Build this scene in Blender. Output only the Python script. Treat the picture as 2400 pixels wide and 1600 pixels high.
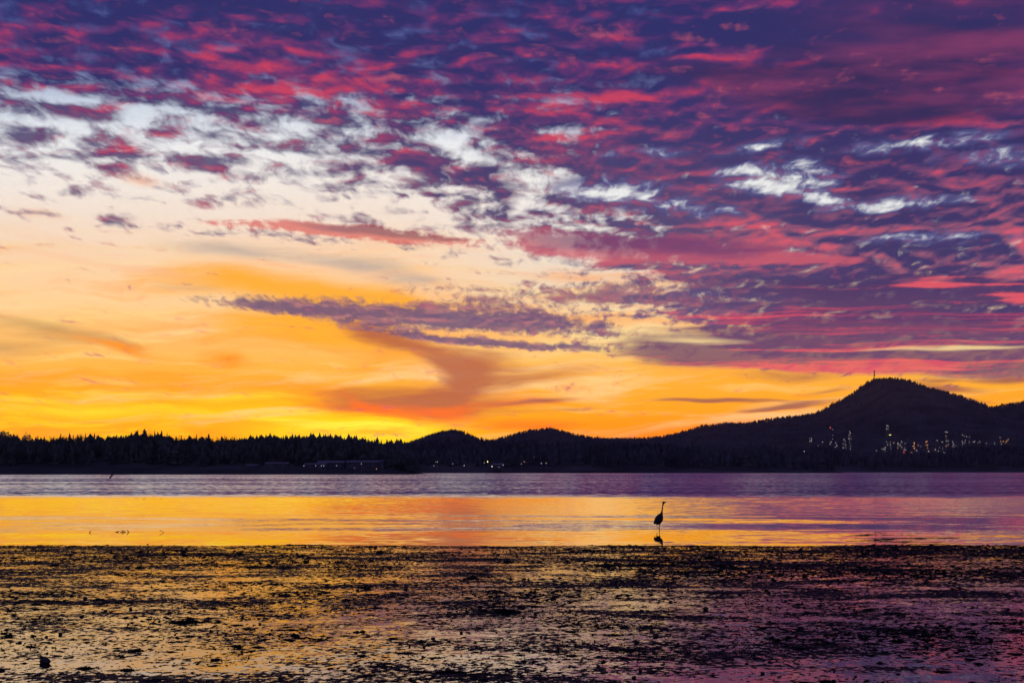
import bpy, bmesh, math, random
import numpy as np
from mathutils import Vector, Matrix, Euler

random.seed(7)
rng = np.random.default_rng(11)
scene = bpy.context.scene
for o in list(bpy.data.objects):
    bpy.data.objects.remove(o)

# ------------------------------------------------------------------ camera
CAM_H = 2.13                      # eye height above the water, standing on the tide flat
F = 85.0 / 36.0 * 2400.0          # focal length in pixels of the 2400 px wide photograph
HORIZON = 1104.0
PITCH = math.atan((HORIZON - 800.0) / F)
cam_data = bpy.data.cameras.new("camera")
cam_data.lens = 85.0
cam_data.sensor_width = 36.0
cam_data.clip_start = 0.1
cam_data.clip_end = 80000.0
cam = bpy.data.objects.new("camera", cam_data)
scene.collection.objects.link(cam)
cam.location = (0, 0, CAM_H)
cam.rotation_euler = (math.pi / 2 + PITCH, 0, 0)
scene.camera = cam

scene.view_settings.view_transform = 'Standard'
scene.view_settings.look = 'None'
scene.view_settings.exposure = 0.0
scene.view_settings.gamma = 1.0
scene.view_settings.use_curve_mapping = False
scene.cycles.use_adaptive_sampling = True
scene.cycles.adaptive_threshold = 0.015
scene.cycles.adaptive_min_samples = 8
scene.cycles.max_bounces = 6
scene.cycles.diffuse_bounces = 1
scene.cycles.glossy_bounces = 3
scene.cycles.volume_bounces = 0
scene.cycles.transmission_bounces = 2
scene.cycles.use_denoising = True
scene.cycles.sample_clamp_indirect = 3.0


def direction(px, py):
    """world direction of a point of the photograph"""
    x, u = (px - 1200.0) / F, (800.0 - py) / F
    c, s = math.cos(PITCH), math.sin(PITCH)
    return Vector((x, c - u * s, s + u * c))


def at(px, py, Y):
    d = direction(px, py)
    return Vector((d.x / d.y * Y, Y, CAM_H + d.z / d.y * Y))


def on_ground(px, py, z=0.0):
    d = direction(px, py)
    t = (z - CAM_H) / d.z
    return Vector((d.x * t, d.y * t, z))


def angles(px, py):
    """azimuth and elevation in units of 1000 photograph pixels (F = one radian)"""
    d = direction(px, py).normalized()
    return math.atan2(d.x, d.y) * F / 1000.0, math.asin(d.z) * F / 1000.0


def lin(c):
    def f(v):
        v = v / 255.0
        return v / 12.92 if v <= 0.04045 else ((v + 0.055) / 1.055) ** 2.4
    return (f(c[0]), f(c[1]), f(c[2]), 1.0)


# ------------------------------------------------------------------ a small language for shader nodes
class Graph:
    def __init__(self, tree):
        self.t = tree
        self.swz = {}

    def node(self, kind, **kw):
        n = self.t.nodes.new(kind)
        for k, v in kw.items():
            setattr(n, k, v)
        return n

    def put(self, sock, v):
        if v is None:
            return
        if isinstance(v, bpy.types.NodeSocket):
            self.t.links.new(v, sock)
        elif isinstance(v, (int, float)):
            if sock.type == 'VECTOR':
                sock.default_value = (v, v, v)
            elif sock.type == 'RGBA':
                sock.default_value = (v, v, v, 1)
            else:
                sock.default_value = v
        else:
            sock.default_value = v

    def m(self, op, a, b=None, c=None, clamp=False):
        n = self.node('ShaderNodeMath', operation=op, use_clamp=clamp)
        for i, v in enumerate((a, b, c)):
            self.put(n.inputs[i], v)
        return n.outputs[0]

    def add(self, *a):
        r = a[0]
        for b in a[1:]:
            r = self.m('ADD', r, b)
        return r

    def sub(self, a, b): return self.m('SUBTRACT', a, b)
    def mul(self, *a):
        r = a[0]
        for b in a[1:]:
            r = self.m('MULTIPLY', r, b)
        return r
    def mad(self, a, b, c): return self.m('MULTIPLY_ADD', a, b, c)
    def clamp(self, a, lo=0.0, hi=1.0): return self.m('MINIMUM', self.m('MAXIMUM', a, lo), hi)

    def smooth(self, v, a, b, lo=0.0, hi=1.0, kind='SMOOTHSTEP'):
        n = self.node('ShaderNodeMapRange', interpolation_type=kind)
        for i, x in enumerate((v, a, b, lo, hi)):
            self.put(n.inputs[i], x)
        return n.outputs[0]

    def lerp(self, v, a, b, lo=0.0, hi=1.0): return self.smooth(v, a, b, lo, hi, 'LINEAR')

    def vec(self, x, y, z=0.0):
        n = self.node('ShaderNodeCombineXYZ')
        for i, v in enumerate((x, y, z)):
            self.put(n.inputs[i], v)
        return n.outputs[0]

    def split(self, v):
        n = self.node('ShaderNodeSeparateXYZ')
        self.put(n.inputs[0], v)
        return n.outputs

    def vadd(self, a, b):
        n = self.node('ShaderNodeVectorMath', operation='ADD')
        self.put(n.inputs[0], a); self.put(n.inputs[1], b)
        return n.outputs[0]

    def vmul(self, a, b):
        n = self.node('ShaderNodeVectorMath', operation='MULTIPLY')
        self.put(n.inputs[0], a); self.put(n.inputs[1], b)
        return n.outputs[0]

    def vmad(self, a, b, c):
        n = self.node('ShaderNodeVectorMath', operation='MULTIPLY_ADD')
        self.put(n.inputs[0], a); self.put(n.inputs[1], b); self.put(n.inputs[2], c)
        return n.outputs[0]

    def noise(self, v, scale=1.0, detail=3.0, rough=0.5, dist=0.0, lac=2.0, dims='2D', color=False):
        n = self.node('ShaderNodeTexNoise', noise_dimensions=dims)
        self.put(n.inputs['Vector'], v)
        n.inputs['Scale'].default_value = scale
        n.inputs['Detail'].default_value = detail
        n.inputs['Roughness'].default_value = rough
        n.inputs['Lacunarity'].default_value = lac
        n.inputs['Distortion'].default_value = dist
        return n.outputs['Color' if color else 'Fac']

    def mix(self, f, a, b):
        n = self.node('ShaderNodeMix', data_type='RGBA', clamp_factor=True)
        self.put(n.inputs[0], f); self.put(n.inputs[6], a); self.put(n.inputs[7], b)
        return n.outputs[2]

    def scale_color(self, c, f):
        n = self.node('ShaderNodeVectorMath', operation='SCALE')
        self.put(n.inputs[0], c); self.put(n.inputs[3], f)
        return n.outputs[0]

    def ramp(self, v, stops, interp='LINEAR'):
        """stops: (position 0..1, linear rgba)"""
        n = self.node('ShaderNodeValToRGB')
        n.color_ramp.interpolation = interp
        e = n.color_ramp.elements
        while len(e) < len(stops):
            e.new(0.5)
        for el, (p, c) in zip(e, stops):
            el.position = p
            el.color = c
        self.put(n.inputs[0], v)
        return n.outputs[0]

    def curve(self, v, pts):
        n = self.node('ShaderNodeFloatCurve')
        c = n.mapping.curves[0]
        n.mapping.use_clip = False
        while len(c.points) < len(pts):
            c.points.new(0.5, 0.5)
        for p, (x, y) in zip(c.points, pts):
            p.location = (x, y)
            p.handle_type = 'AUTO_CLAMPED'
        n.mapping.update()
        self.put(n.inputs['Value'], v)
        return n.outputs[0]

    def blob(self, v, px, py, rx, ry, rot=0.0):
        """1 at the centre, falling to 0 at the rim of an ellipse on the sky; sizes in photograph pixels, rot in degrees (+ = right end lower)"""
        u0, v0 = angles(px, py)
        g = self.node('ShaderNodeTexGradient', gradient_type='SPHERICAL')
        tm = g.texture_mapping
        tm.vector_type = 'TEXTURE'
        tm.translation = (u0, v0, 0)
        tm.rotation = (0, 0, math.radians(-rot))
        tm.scale = (rx / 1000.0, ry / 1000.0, 1)
        self.put(g.inputs[0], v)
        return g.outputs[1]

    def blobs(self, v, lst):
        """sum of amp * blob"""
        r = None
        for b in lst:
            px, py, rx, ry, rot, amp = b
            g = self.blob(v, px, py, rx, ry, rot)
            r = self.mul(g, amp) if r is None else self.mad(g, amp, r)
        return r

# ------------------------------------------------------------------ sky: afterglow, cirrus veil, broken altocumulus deck
world = bpy.data.worlds.new("World")
scene.world = world
world.use_nodes = True
world.cycles.sampling_method = 'MANUAL'
world.cycles.sample_map_resolution = 512
wt = world.node_tree
wt.nodes.clear()
g = Graph(wt)
SUN_AZ, SUN_EL = math.atan((870 - 1200) / F), math.radians(0.35)

tc = g.node('ShaderNodeTexCoord')
dx, dy, dz = g.split(tc.outputs['Generated'])
FK = F / 1000.0
U = g.mul(g.m('ARCTAN2', dx, dy), FK)
V = g.mul(g.m('ARCSINE', dz), FK)
Vp = g.m('MAXIMUM', V, 0.0)
P = g.vec(U, Vp)
# gentle wandering of every edge, in angle space
wn = g.noise(g.vec(g.mul(U, 1.0), g.mul(Vp, 3.2)), 3.4, 3.0, 0.45, color=True)
wv = g.vmul(g.vadd(wn, (-0.5, -0.5, -0.5)), (0.20, 0.030, 0.0))
PW = g.vadd(P, wv)
_, VW, _ = g.split(PW)

def stops(tab):
    return [(angles(1200, y)[1] / 1.6, lin(c)) for y, c in sorted(tab, key=lambda t: -t[0])]

left = g.ramp(g.mul(VW, 1 / 1.6), stops([
    (1104, (255, 148, 0)), (1010, (255, 168, 0)), (965, (255, 194, 0)), (925, (255, 168, 0)), (880, (255, 178, 48)),
    (820, (255, 188, 96)), (760, (254, 198, 122)), (700, (255, 211, 154)), (630, (254, 213, 170)), (580, (251, 219, 188)),
    (520, (247, 226, 208)), (440, (245, 235, 226)), (340, (238, 240, 241)), (260, (205, 216, 230)), (170, (112, 128, 184)),
    (60, (72, 86, 150)), (-250, (52, 66, 126)), (-470, (44, 56, 110))]))
right = g.ramp(g.mul(VW, 1 / 1.6), stops([
    (1104, (255, 112, 0)), (1040, (255, 128, 0)), (990, (255, 152, 0)), (940, (255, 166, 24)), (890, (255, 174, 44)),
    (850, (253, 182, 74)), (812, (254, 214, 130)), (760, (247, 218, 162)), (690, (240, 216, 184)), (600, (238, 226, 212)),
    (500, (243, 241, 237)), (420, (243, 243, 240)), (330, (226, 233, 241)), (250, (160, 176, 212)), (150, (92, 108, 170)),
    (60, (70, 84, 148)), (-250, (52, 66, 126)), (-470, (44, 56, 110))]))
sky = g.mix(g.smooth(U, -0.35, 0.25), left, right)
# physical twilight sky under it all, faint
nish = g.node('ShaderNodeTexSky', sky_type='NISHITA', sun_disc=False, sun_elevation=SUN_EL, sun_rotation=SUN_AZ,
              altitude=5.0, air_density=1.2, dust_density=2.0, ozone_density=1.0)

# sun glow on the skyline
glow = g.blob(PW, 860, 1035, 420, 95)
sky = g.mix(g.mul(g.smooth(glow, 0.0, 0.9), 0.95), sky, lin((255, 226, 0)))
glow2 = g.blobs(PW, [(830, 1000, 200, 16, 2, 1.0), (660, 984, 130, 9, 0, .7), (560, 925, 240, 26, -2, .5), (200, 962, 380, 26, 0, .4), (870, 1018, 240, 22, 0, .7)])
sky = g.mix(g.smooth(glow2, 0.05, 0.8), sky, lin((255, 238, 60)))

# ---- cirrus veil: long soft fibres
fib = g.noise(g.vadd(g.vec(g.mul(U, 1.6), g.mul(Vp, 15.0)), g.vmul(wn, (0.3, 1.0, 0))), 1.0, 6.0, 0.62)
fib2 = g.noise(g.vadd(g.vec(g.mul(U, 2.8), g.mul(Vp, 34.0)), g.vmul(wn, (0.3, 1.6, 0))), 1.0, 5.0, 0.6)
fa = g.smooth(fib, 0.46, 0.72)
low = g.smooth(VW, 0.42, 0.60, 1.0, 0.0)
sky = g.mix(g.mul(fa, low, 0.5), sky, lin((255, 150, 26)))
fl = g.smooth(fib2, 0.52, 0.70)
sky = g.mix(g.mul(fl, g.smooth(VW, 0.05, 0.35, 0.15, 0.5), low), sky, lin((255, 216, 132)))
wa_ = g.noise(g.vadd(g.vec(g.add(g.mul(U, 1.3), g.mul(Vp, -1.2)), g.add(g.mul(Vp, 13.0), g.mul(U, 1.7))), g.vmul(wn, (0.3, 0.6, 0))), 1.0, 6.0, 0.6)
wb_ = g.noise(g.vadd(g.vec(g.add(g.mul(U, 1.5), 7.3), g.add(g.mul(Vp, 17.0), g.mul(U, -1.1))), g.vmul(wn, (0.3, 0.7, 0))), 1.0, 6.0, 0.62)
wz = g.mul(g.smooth(VW, 0.03, 0.14), g.smooth(VW, 0.62, 0.40))
sky = g.mix(g.mul(g.smooth(wa_, .48, .74), wz, .50), sky, lin((255, 152, 40)))
sky = g.mix(g.mul(g.smooth(wb_, .50, .74), wz, .50), sky, lin((255, 222, 166)))
lowg = g.mul(g.smooth(VW, 0.05, 0.09), g.smooth(VW, 0.21, 0.15), g.smooth(U, -.05, -.35))
sky = g.mix(g.mul(g.smooth(fib2, .46, .62), lowg, .75), sky, lin((255, 206, 0)))
sky = g.mix(g.mul(g.smooth(fib, .52, .66), lowg, .55), sky, lin((255, 148, 0)))
# named soft smears: (strength field, colour)
def smear(sky, lst, col, soft=0.75, fibre=0.9, top=1.0):
    d = g.blobs(PW, lst)
    d = g.add(d, g.mul(g.sub(fib, 0.5), fibre, g.smooth(d, 0.0, 0.25)))
    return g.mix(g.smooth(d, 0.02, soft, 0.0, top), sky, lin(col))
sky = smear(sky, [(640, 672, 420, 66, 6, 1.25), (740, 765, 330, 70, 0, 1.15), (860, 720, 260, 70, 0, .8), (60, 585, 170, 20, 0, .4), (880, 800, 240, 40, 8, .7)], (255, 174, 44), 1.0, 1.3, .95)
sky = smear(sky, [(330, 420, 110, 26, 6, .8), (60, 500, 120, 20, 8, .35), (250, 620, 330, 20, 8, .5), (560, 480, 100, 14, 0, .2)], (250, 188, 150), .9)
sky = smear(sky, [(560, 592, 330, 34, 5, .75), (880, 630, 200, 40, 4, .8), (450, 675, 120, 16, 8, .35), (1000, 660, 160, 26, 0, .5)], (196, 178, 164), .95)
sky = smear(sky, [(100, 772, 280, 34, 12, .85), (20, 815, 200, 40, 0, .6), (300, 812, 160, 20, 12, .5)], (205, 158, 96), .95)
sky = smear(sky, [(300, 820, 300, 22, 10, .7), (80, 880, 200, 40, 0, .5), (545, 845, 85, 26, 5, .9), (540, 800, 260, 34, 0, .35), (800, 930, 150, 40, 0, .6), (830, 960, 170, 26, 8, .6), (500, 985, 240, 16, 0, .5), (40, 1000, 260, 40, 0, .4)], (255, 148, 22), .9)
# the dark rust Z-shaped smear
zf = g.noise(g.vadd(g.vec(g.add(g.mul(U, 3.0), g.mul(Vp, 4.0)), g.mul(Vp, 22.0)), g.vmul(wn, (0.6, 1.6, 0))), 1.0, 6.0, 0.62)
zd = g.blobs(PW, [(1000, 815, 300, 50, 15, .8), (1150, 858, 240, 50, 0, .8), (1085, 895, 170, 66, -30, .7), (990, 925, 300, 54, -3, .85), (980, 950, 260, 46, 4, .7), (900, 868, 210, 40, 4, -.8),
                  (1150, 925, 300, 34, -14, .4), (850, 908, 180, 26, 0, .3), (1300, 874, 280, 24, -12, .35), (905, 780, 200, 40, 20, .6), (1080, 965, 230, 30, 0, .5), (1250, 905, 150, 30, -8, -.3)])
zd = g.add(zd, g.mul(g.sub(zf, .5), 1.3, g.smooth(zd, 0, .3)), g.mul(g.sub(fib2, .5), .7, g.smooth(zd, 0, .3)))
sky = g.mix(g.smooth(zd, 0.0, 1.2, 0.0, .86), sky, lin((172, 88, 66)))
sky = smear(sky, [(1040, 975, 330, 30, 4, .5), (1250, 1000, 380, 24, -4, .5), (1180, 945, 260, 16, -6, .5), (870, 950, 110, 24, 30, .45), (1650, 1005, 330, 24, -4, .5)], (255, 112, 22), .9)
sky = smear(sky, [(1230, 940, 160, 10, -6, .7), (1300, 958, 120, 8, -4, .5), (1850, 880, 200, 22, 0, .6), (1880, 948, 130, 12, -8, .8), (1860, 958, 190, 10, -6, .6),
                  (1700, 936, 240, 9, 1, 1.0), (1940, 912, 100, 12, -10, .5), (2190, 907, 190, 15, 2, 1.0), (2190, 888, 150, 10, 0, .7), (2370, 888, 100, 14, 0, .9), (2290, 934, 120, 8, 2, .6), (2240, 930, 90, 6, 0, .6)], (150, 86, 74), .8, 0.7, 0.85)

# ---- altocumulus deck, seen from far below: cells grow with height above the skyline
C0 = 0.42
inv = g.m('DIVIDE', 1.0, g.add(VW, C0))
lnv = g.m('LOGARITHM', g.add(VW, C0), math.e)
cu = g.add(g.mul(g.mul(U, inv), 13.5), g.mul(lnv, 1.2))
cv = g.mul(lnv, 34.0)
CP = g.vec(cu, cv)
wob = g.noise(CP, 0.8, 2.0, 0.5, color=True)
CP = g.vadd(CP, g.vmul(g.vadd(wob, (-.5, -.5, 0)), (0.7, 0.25, 0)))
n0 = g.noise(CP, 1.0, 4.0, 0.46)
ns = g.noise(CP, 1.15, 4.0, 0.44)
n1 = g.noise(g.vadd(CP, (0.06, -0.36, 0)), 1.15, 4.0, 0.44)     # the same field a little nearer to the sun
big = g.noise(CP, 0.28, 2.0, 0.5)
edge = g.curve(g.lerp(U, -1.5, 1.5), [(0.0, .735), (.12, .73), (.25, .70), (.36, .665), (.44, .62), (.50, .51), (.57, .40), (.66, .31), (.74, .285), (1.0, .285)])
C = g.m('MINIMUM', g.mul(g.sub(VW, edge), g.smooth(U, -0.2, 0.4, 3.4, 2.6)), 0.80)
C = g.mad(g.m('MINIMUM', g.sub(VW, edge), 0.0), g.smooth(U, .1, .5, 0.0, 9.0), C)
C = g.m('MAXIMUM', C, g.smooth(VW, .28, .42, -1.6, -0.62))
C = g.add(C, g.blobs(PW, [
    (150, 232, 130, 26, 6, -.62), (50, 288, 150, 20, 4, -.6), (340, 275, 150, 30, 6, -.7), (130, 262, 260, 18, 3, .25), (680, 305, 90, 34, -20, -.75), (600, 372, 220, 40, 4, -.4),
    (1090, 335, 130, 48, 8, -.85), (1150, 372, 70, 34, 20, -.7), (1290, 415, 170, 34, 4, -.6), (1460, 448, 150, 44, 4, -.35), (1500, 360, 80, 14, -6, -.4),
    (880, 425, 330, 70, 2, -.22),
    (2340, 370, 130, 22, 0, -.3), (470, 205, 50, 30, -20, -.5),
    (1560, 770, 200, 20, 4, -.5), (1340, 700, 160, 20, 8, -.4),
    (950, 735, 330, 42, 5, .95), (1240, 760, 300, 26, 5, .75), (640, 716, 200, 22, 3, .62), (1250, 625, 360, 60, 4, -.10), (1020, 590, 150, 40, 4, .40), (1150, 500, 200, 60, 8, .25), (1400, 650, 260, 40, 4, -.15), (1060, 460, 160, 60, 0, .2),
    (280, 515, 100, 24, 4, .85), (130, 453, 130, 20, -4, .7), (380, 530, 80, 26, 6, .7), (60, 502, 130, 18, 6, .62), (180, 530, 60, 14, 0, .55), (560, 465, 70, 26, 10, .7), (500, 548, 80, 20, 6, .7), (640, 552, 190, 22, 3, .8), (770, 565, 70, 26, -10, .7),
    (170, 345, 90, 24, 6, .75), (290, 365, 110, 24, 4, .75), (280, 390, 70, 18, 0, .7), (500, 380, 110, 28, 4, .7), (560, 388, 80, 24, 0, .6), (770, 410, 150, 50, 6, .6), (990, 385, 190, 60, 14, .85), (840, 468, 60, 16, 0, .6), (985, 455, 80, 14, -4, .7), (900, 430, 100, 16, 0, .5), (20, 320, 120, 28, 0, .5), (820, 520, 80, 20, 8, .5),
    (1480, 838, 150, 14, 6, .4)]))
nf = g.noise(g.vmul(CP, (1.0, 0.5, 0)), 3.4, 5.0, 0.60)
dens = g.add(C, g.mul(g.sub(n0, 0.5), 2.2), g.mul(g.sub(nf, 0.5), 1.15), g.mul(g.smooth(VW, .60, .72), .20), g.smooth(U, .12, .5, 0.05, .46))
soft = g.smooth(VW, 0.2, 0.8, 0.55, 1.05)
alpha = g.smooth(dens, -0.15, soft)
thick = g.smooth(dens, 0.05, 0.95)
# light from below and from the sun's side
rim = g.mul(g.sub(ns, n1), 2.0)
lit = g.add(g.smooth(VW, .55, .9, 0.30, 0.42), rim, g.mul(g.sub(0.5, big), 0.8), g.mul(g.sub(0.5, ns), 0.9), g.mul(g.sub(nf, 0.5), 0.34), g.smooth(VW, .92, 1.12, -.08, -.20))
lit = g.add(lit, g.blobs(PW, [
    (560, 110, 420, 60, 8, .25), (130, 160, 300, 90, 0, .2), (900, 200, 500, 60, 0, .22), (1400, 235, 420, 30, -4, .4), (700, 215, 360, 40, 2, .3), (1450, 310, 300, 40, -8, .25),
    (1300, 90, 500, 70, 0, -.2), (1900, 80, 420, 60, 4, -.7), (1760, 60, 200, 50, 0, -.4), (520, 20, 600, 40, 0, -.35), (1500, 190, 300, 40, -6, -.35), (1700, 130, 200, 40, 10, .3),
    (2250, 285, 200, 40, 14, .5), (2200, 690, 420, 60, 0, -.55), (2050, 560, 300, 30, 0, -.35), (1900, 370, 420, 70, 0, -.2), (2100, 540, 360, 26, 0, .5), (1740, 538, 160, 40, 6, .75), (1900, 570, 120, 18, 8, .7),
    (2220, 662, 130, 20, 0, 1.3), (2390, 640, 70, 34, 0, 1.0), (2380, 700, 60, 20, 0, 1.2), (1880, 725, 60, 14, 0, .8), (2370, 560, 60, 40, 0, .7)]))
shade = g.smooth(lit, 0.0, 1.12, 0, 1, 'LINEAR')
hi = g.smooth(VW, 0.30, 0.95)
dark = g.mix(hi, lin((94, 84, 126)), lin((34, 42, 104)))
dark = g.mix(g.mul(g.smooth(U, -0.2, -0.6), g.smooth(VW, .72, .92, 1.0, 0.0)), dark, lin((96, 92, 128)))
dark = g.mix(g.smooth(U, 0.25, 0.9, 0.0, 0.8), dark, lin((46, 44, 100)))
mid = g.mix(hi, lin((146, 92, 118)), lin((88, 48, 110)))
hot = g.mix(hi, lin((222, 98, 116)), lin((196, 60, 96)))
cc = g.mix(g.smooth(shade, 0.05, 0.55), dark, mid)
cc = g.mix(g.smooth(shade, 0.38, 1.05), cc, hot)
# thin edges are grey-mauve and let the sky through
cc = g.mix(g.mul(g.smooth(dens, 0.60, 0.0), 0.70, g.smooth(VW, 0.40, 0.6), g.smooth(shade, 1.0, .35)), cc, lin((96, 100, 146)))
sky = g.mix(alpha, sky, cc)

# openings in the deck on the right: thin blue-grey cloud first, bright sky in the middle
op = g.blobs(PW, [(1835, 420, 170, 62, 2, 1.05), (1910, 466, 170, 24, 12, .6), (2080, 480, 240, 24, -3, .8), (2160, 338, 280, 26, -4, .62), (1790, 346, 170, 24, -8, .5), (1460, 448, 170, 46, 4, 1.0), (2330, 372, 200, 34, 0, .5), (1640, 500, 200, 24, 4, .45), (2200, 555, 260, 26, 0, .45), (1520, 362, 130, 22, -6, .5)])
gate = g.smooth(op, 0.0, .35)
op = g.add(op, g.mul(g.sub(n0, .5), gate, -1.8), g.mul(g.sub(nf, .5), gate, -1.2))
sky = g.mix(g.smooth(op, 0.0, .55, 0.0, .72), sky, lin((92, 98, 152)))
sky = g.mix(g.smooth(op, 0.34, 1.15, 0.0, .95), sky, lin((240, 242, 240)))
# the mottled mauve bank reaching out over the gold
bk = g.blobs(PW, [(900, 735, 380, 46, 5, .9), (1240, 752, 340, 42, 4, .85), (620, 712, 240, 26, 3, .6), (1150, 700, 300, 40, 4, .4), (1450, 690, 260, 50, 3, .5), (1130, 800, 330, 14, 4, .5), (1330, 808, 360, 14, 2, .55), (1000, 785, 200, 14, 6, .45)])
bkn = g.add(g.mul(g.sub(nf, .5), .9), g.mul(g.sub(n0, .5), .7), g.mul(g.sub(fib2, .5), .7))
bka = g.smooth(g.add(bk, g.mul(bkn, g.smooth(bk, 0, .2))), 0.06, 0.62, 0, .93)
sky = g.mix(bka, sky, g.mix(g.smooth(g.add(bkn, g.mul(rim, .6)), -.15, .6), lin((98, 80, 118)), lin((178, 120, 124))))

# ---- smooth sheets: dull violet stratus high on the right, lens-shaped pink bands lower down
st = g.blobs(PW, [(2150, 175, 560, 130, 3, 1.0), (2300, 60, 520, 90, 4, .8), (1700, 190, 300, 60, 4, .55), (2000, 260, 420, 50, 3, .6)])
st = g.smooth(g.add(st, g.mul(g.sub(fib, .5), .5)), 0.05, 0.75, 0.0, 0.92)
stc = g.mix(g.smooth(g.noise(g.vec(g.mul(U, 1.3), g.mul(Vp, 7.0)), 1.5, 4.0, 0.55), 0.34, 0.66), lin((44, 38, 88)), lin((122, 54, 102)))
stc = g.mix(g.smooth(g.blobs(PW, [(2250, 40, 560, 50, 4, 1.0), (1960, 85, 330, 40, 5, .9)]), 0.1, 0.8, 0.0, .85), stc, lin((36, 42, 98)))
sky = g.mix(st, sky, stc)

streak = g.noise(g.vadd(g.vec(g.mul(U, 1.5), g.mul(Vp, 90.0)), g.vmul(wn, (0.3, 2.0, 0))), 1.0, 4.0, 0.6)
pk = g.blobs(PW, [(1990, 752, 480, 38, 1, 1.1), (2350, 752, 280, 32, 0, .9)])
pk = g.smooth(g.add(pk, g.mul(g.sub(streak, .5), 1.6, g.smooth(pk, 0, .2))), 0.12, 0.55)
sky = g.mix(g.mul(pk, .75), sky, g.mix(g.smooth(streak, .40, .60), lin((92, 48, 102)), lin((216, 66, 96))))
pl = g.smooth(g.add(g.blobs(PW, [(1620, 585, 440, 46, 3, 1.0), (1330, 575, 240, 44, 6, .8), (1860, 606, 200, 18, 1, .7)]), g.mul(g.sub(fib2, .5), .7), g.mul(g.sub(n0, .5), .9), g.mul(g.sub(nf, .5), .5)), 0.10, 0.60)
sky = g.mix(g.mul(pl, .80), sky, g.mix(g.smooth(g.add(g.blobs(PW, [(1520, 570, 460, 40, 3, 1.0)]), g.mul(g.sub(fib2, .5), .9)), .0, .75), lin((206, 92, 112)), lin((124, 62, 110))))
pl = g.blobs(PW, [(690, 530, 270, 20, 3, 1.0), (900, 551, 290, 22, 5, 1.0)])
pl = g.smooth(g.add(pl, g.mul(g.sub(fib2, .5), 1.3, g.smooth(pl, 0, .3)), g.mul(g.sub(nf, .5), 1.3, g.smooth(pl, 0, .3)), g.mul(g.sub(n0, .5), .8, g.smooth(pl, 0, .3))), 0.08, 0.75)
sky = g.mix(g.mul(pl, .85), sky, g.mix(g.smooth(g.add(g.blobs(PW, [(880, 540, 280, 16, 5, 1.0)]), g.mul(g.sub(fib2, .5), .6)), .05, .7), lin((222, 112, 106)), lin((146, 70, 90))))
# low violet bars over the mountain, lit rose along their lower rim
lb = g.blobs(PW, [(2050, 790, 700, 44, 0, 1.2), (1700, 832, 380, 40, 3, 1.2), (2050, 838, 620, 44, -1, 1.2), (2350, 845, 420, 46, 0, 1.2), (1950, 690, 520, 70, 0, .8), (2350, 690, 430, 80, 0, .9), (1600, 770, 160, 12, 3, .4)])
lb = g.smooth(g.add(lb, g.mul(g.sub(fib2, .5), 1.3, g.smooth(lb, 0, .3))), 0.0, 0.75)
lit2 = g.smooth(g.add(g.mul(g.sub(streak, .5), 1.8), g.mul(g.sub(fib2, .5), 1.0), g.mul(g.sub(nf, .5), .6), g.blobs(PW, [(1800, 860, 460, 30, 0, .75), (2150, 860, 480, 28, -2, .7), (2000, 822, 480, 14, 0, .4), (2300, 800, 300, 12, 0, .5), (2220, 662, 130, 22, 0, 1.3), (2390, 640, 70, 34, 0, 1.2), (2380, 700, 60, 20, 0, 1.2), (1650, 735, 260, 16, 0, .6)])), 0.15, 0.8)
sky = g.mix(g.mul(lb, .88), sky, g.mix(lit2, g.mix(g.smooth(VW, .25, .5), lin((106, 70, 104)), lin((58, 48, 100))), lin((222, 84, 100))))
gap = g.blobs(PW, [(2240, 819, 280, 9, -1, 1.0), (2300, 822, 120, 12, 0, .4), (1620, 797, 200, 12, 2, 1.0), (1520, 778, 190, 10, 3, .7), (1430, 765, 160, 8, 4, .5)])
sky = g.mix(g.smooth(g.add(gap, g.mul(g.sub(fib2, .5), .9, g.smooth(gap, 0, .3)), g.mul(g.sub(streak, .5), .8, g.smooth(gap, 0, .3))), 0.12, 1.1, 0, .75), sky, lin((255, 222, 152)))

# below the skyline (never seen directly): the dim far side of the earth
sky = g.mix(g.smooth(V, -0.02, -0.2), sky, lin((40, 34, 48)))
# out-of-view sky away from the sunset: even blue, brightened to light the hills
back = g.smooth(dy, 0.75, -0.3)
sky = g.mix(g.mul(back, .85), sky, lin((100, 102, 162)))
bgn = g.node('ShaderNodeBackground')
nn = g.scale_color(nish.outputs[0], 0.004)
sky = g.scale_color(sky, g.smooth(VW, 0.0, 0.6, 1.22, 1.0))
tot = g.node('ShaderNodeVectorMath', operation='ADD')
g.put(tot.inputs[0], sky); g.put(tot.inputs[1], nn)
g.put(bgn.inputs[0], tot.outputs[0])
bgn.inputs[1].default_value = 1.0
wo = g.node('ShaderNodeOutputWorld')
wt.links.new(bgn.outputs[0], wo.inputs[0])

# the sun has just gone behind the wooded point
sun = bpy.data.lights.new("sun", 'SUN')
sun.energy = 0.6
sun.angle = math.radians(0.53)
sun.color = (1.0, 0.55, 0.22)
so = bpy.data.objects.new("sun", sun)
scene.collection.objects.link(so)
sd = Vector((math.sin(SUN_AZ) * math.cos(SUN_EL), math.cos(SUN_AZ) * math.cos(SUN_EL), math.sin(SUN_EL)))
so.rotation_euler = (-sd).to_track_quat('-Z', 'Y').to_euler()

# ------------------------------------------------------------------ helpers
COL = scene.collection

def tag(o, label=None, cat=None, group=None, kind=None):
    if label: o["label"] = label
    if cat: o["category"] = cat
    if group: o["group"] = group
    if kind: o["kind"] = kind
    return o

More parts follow.
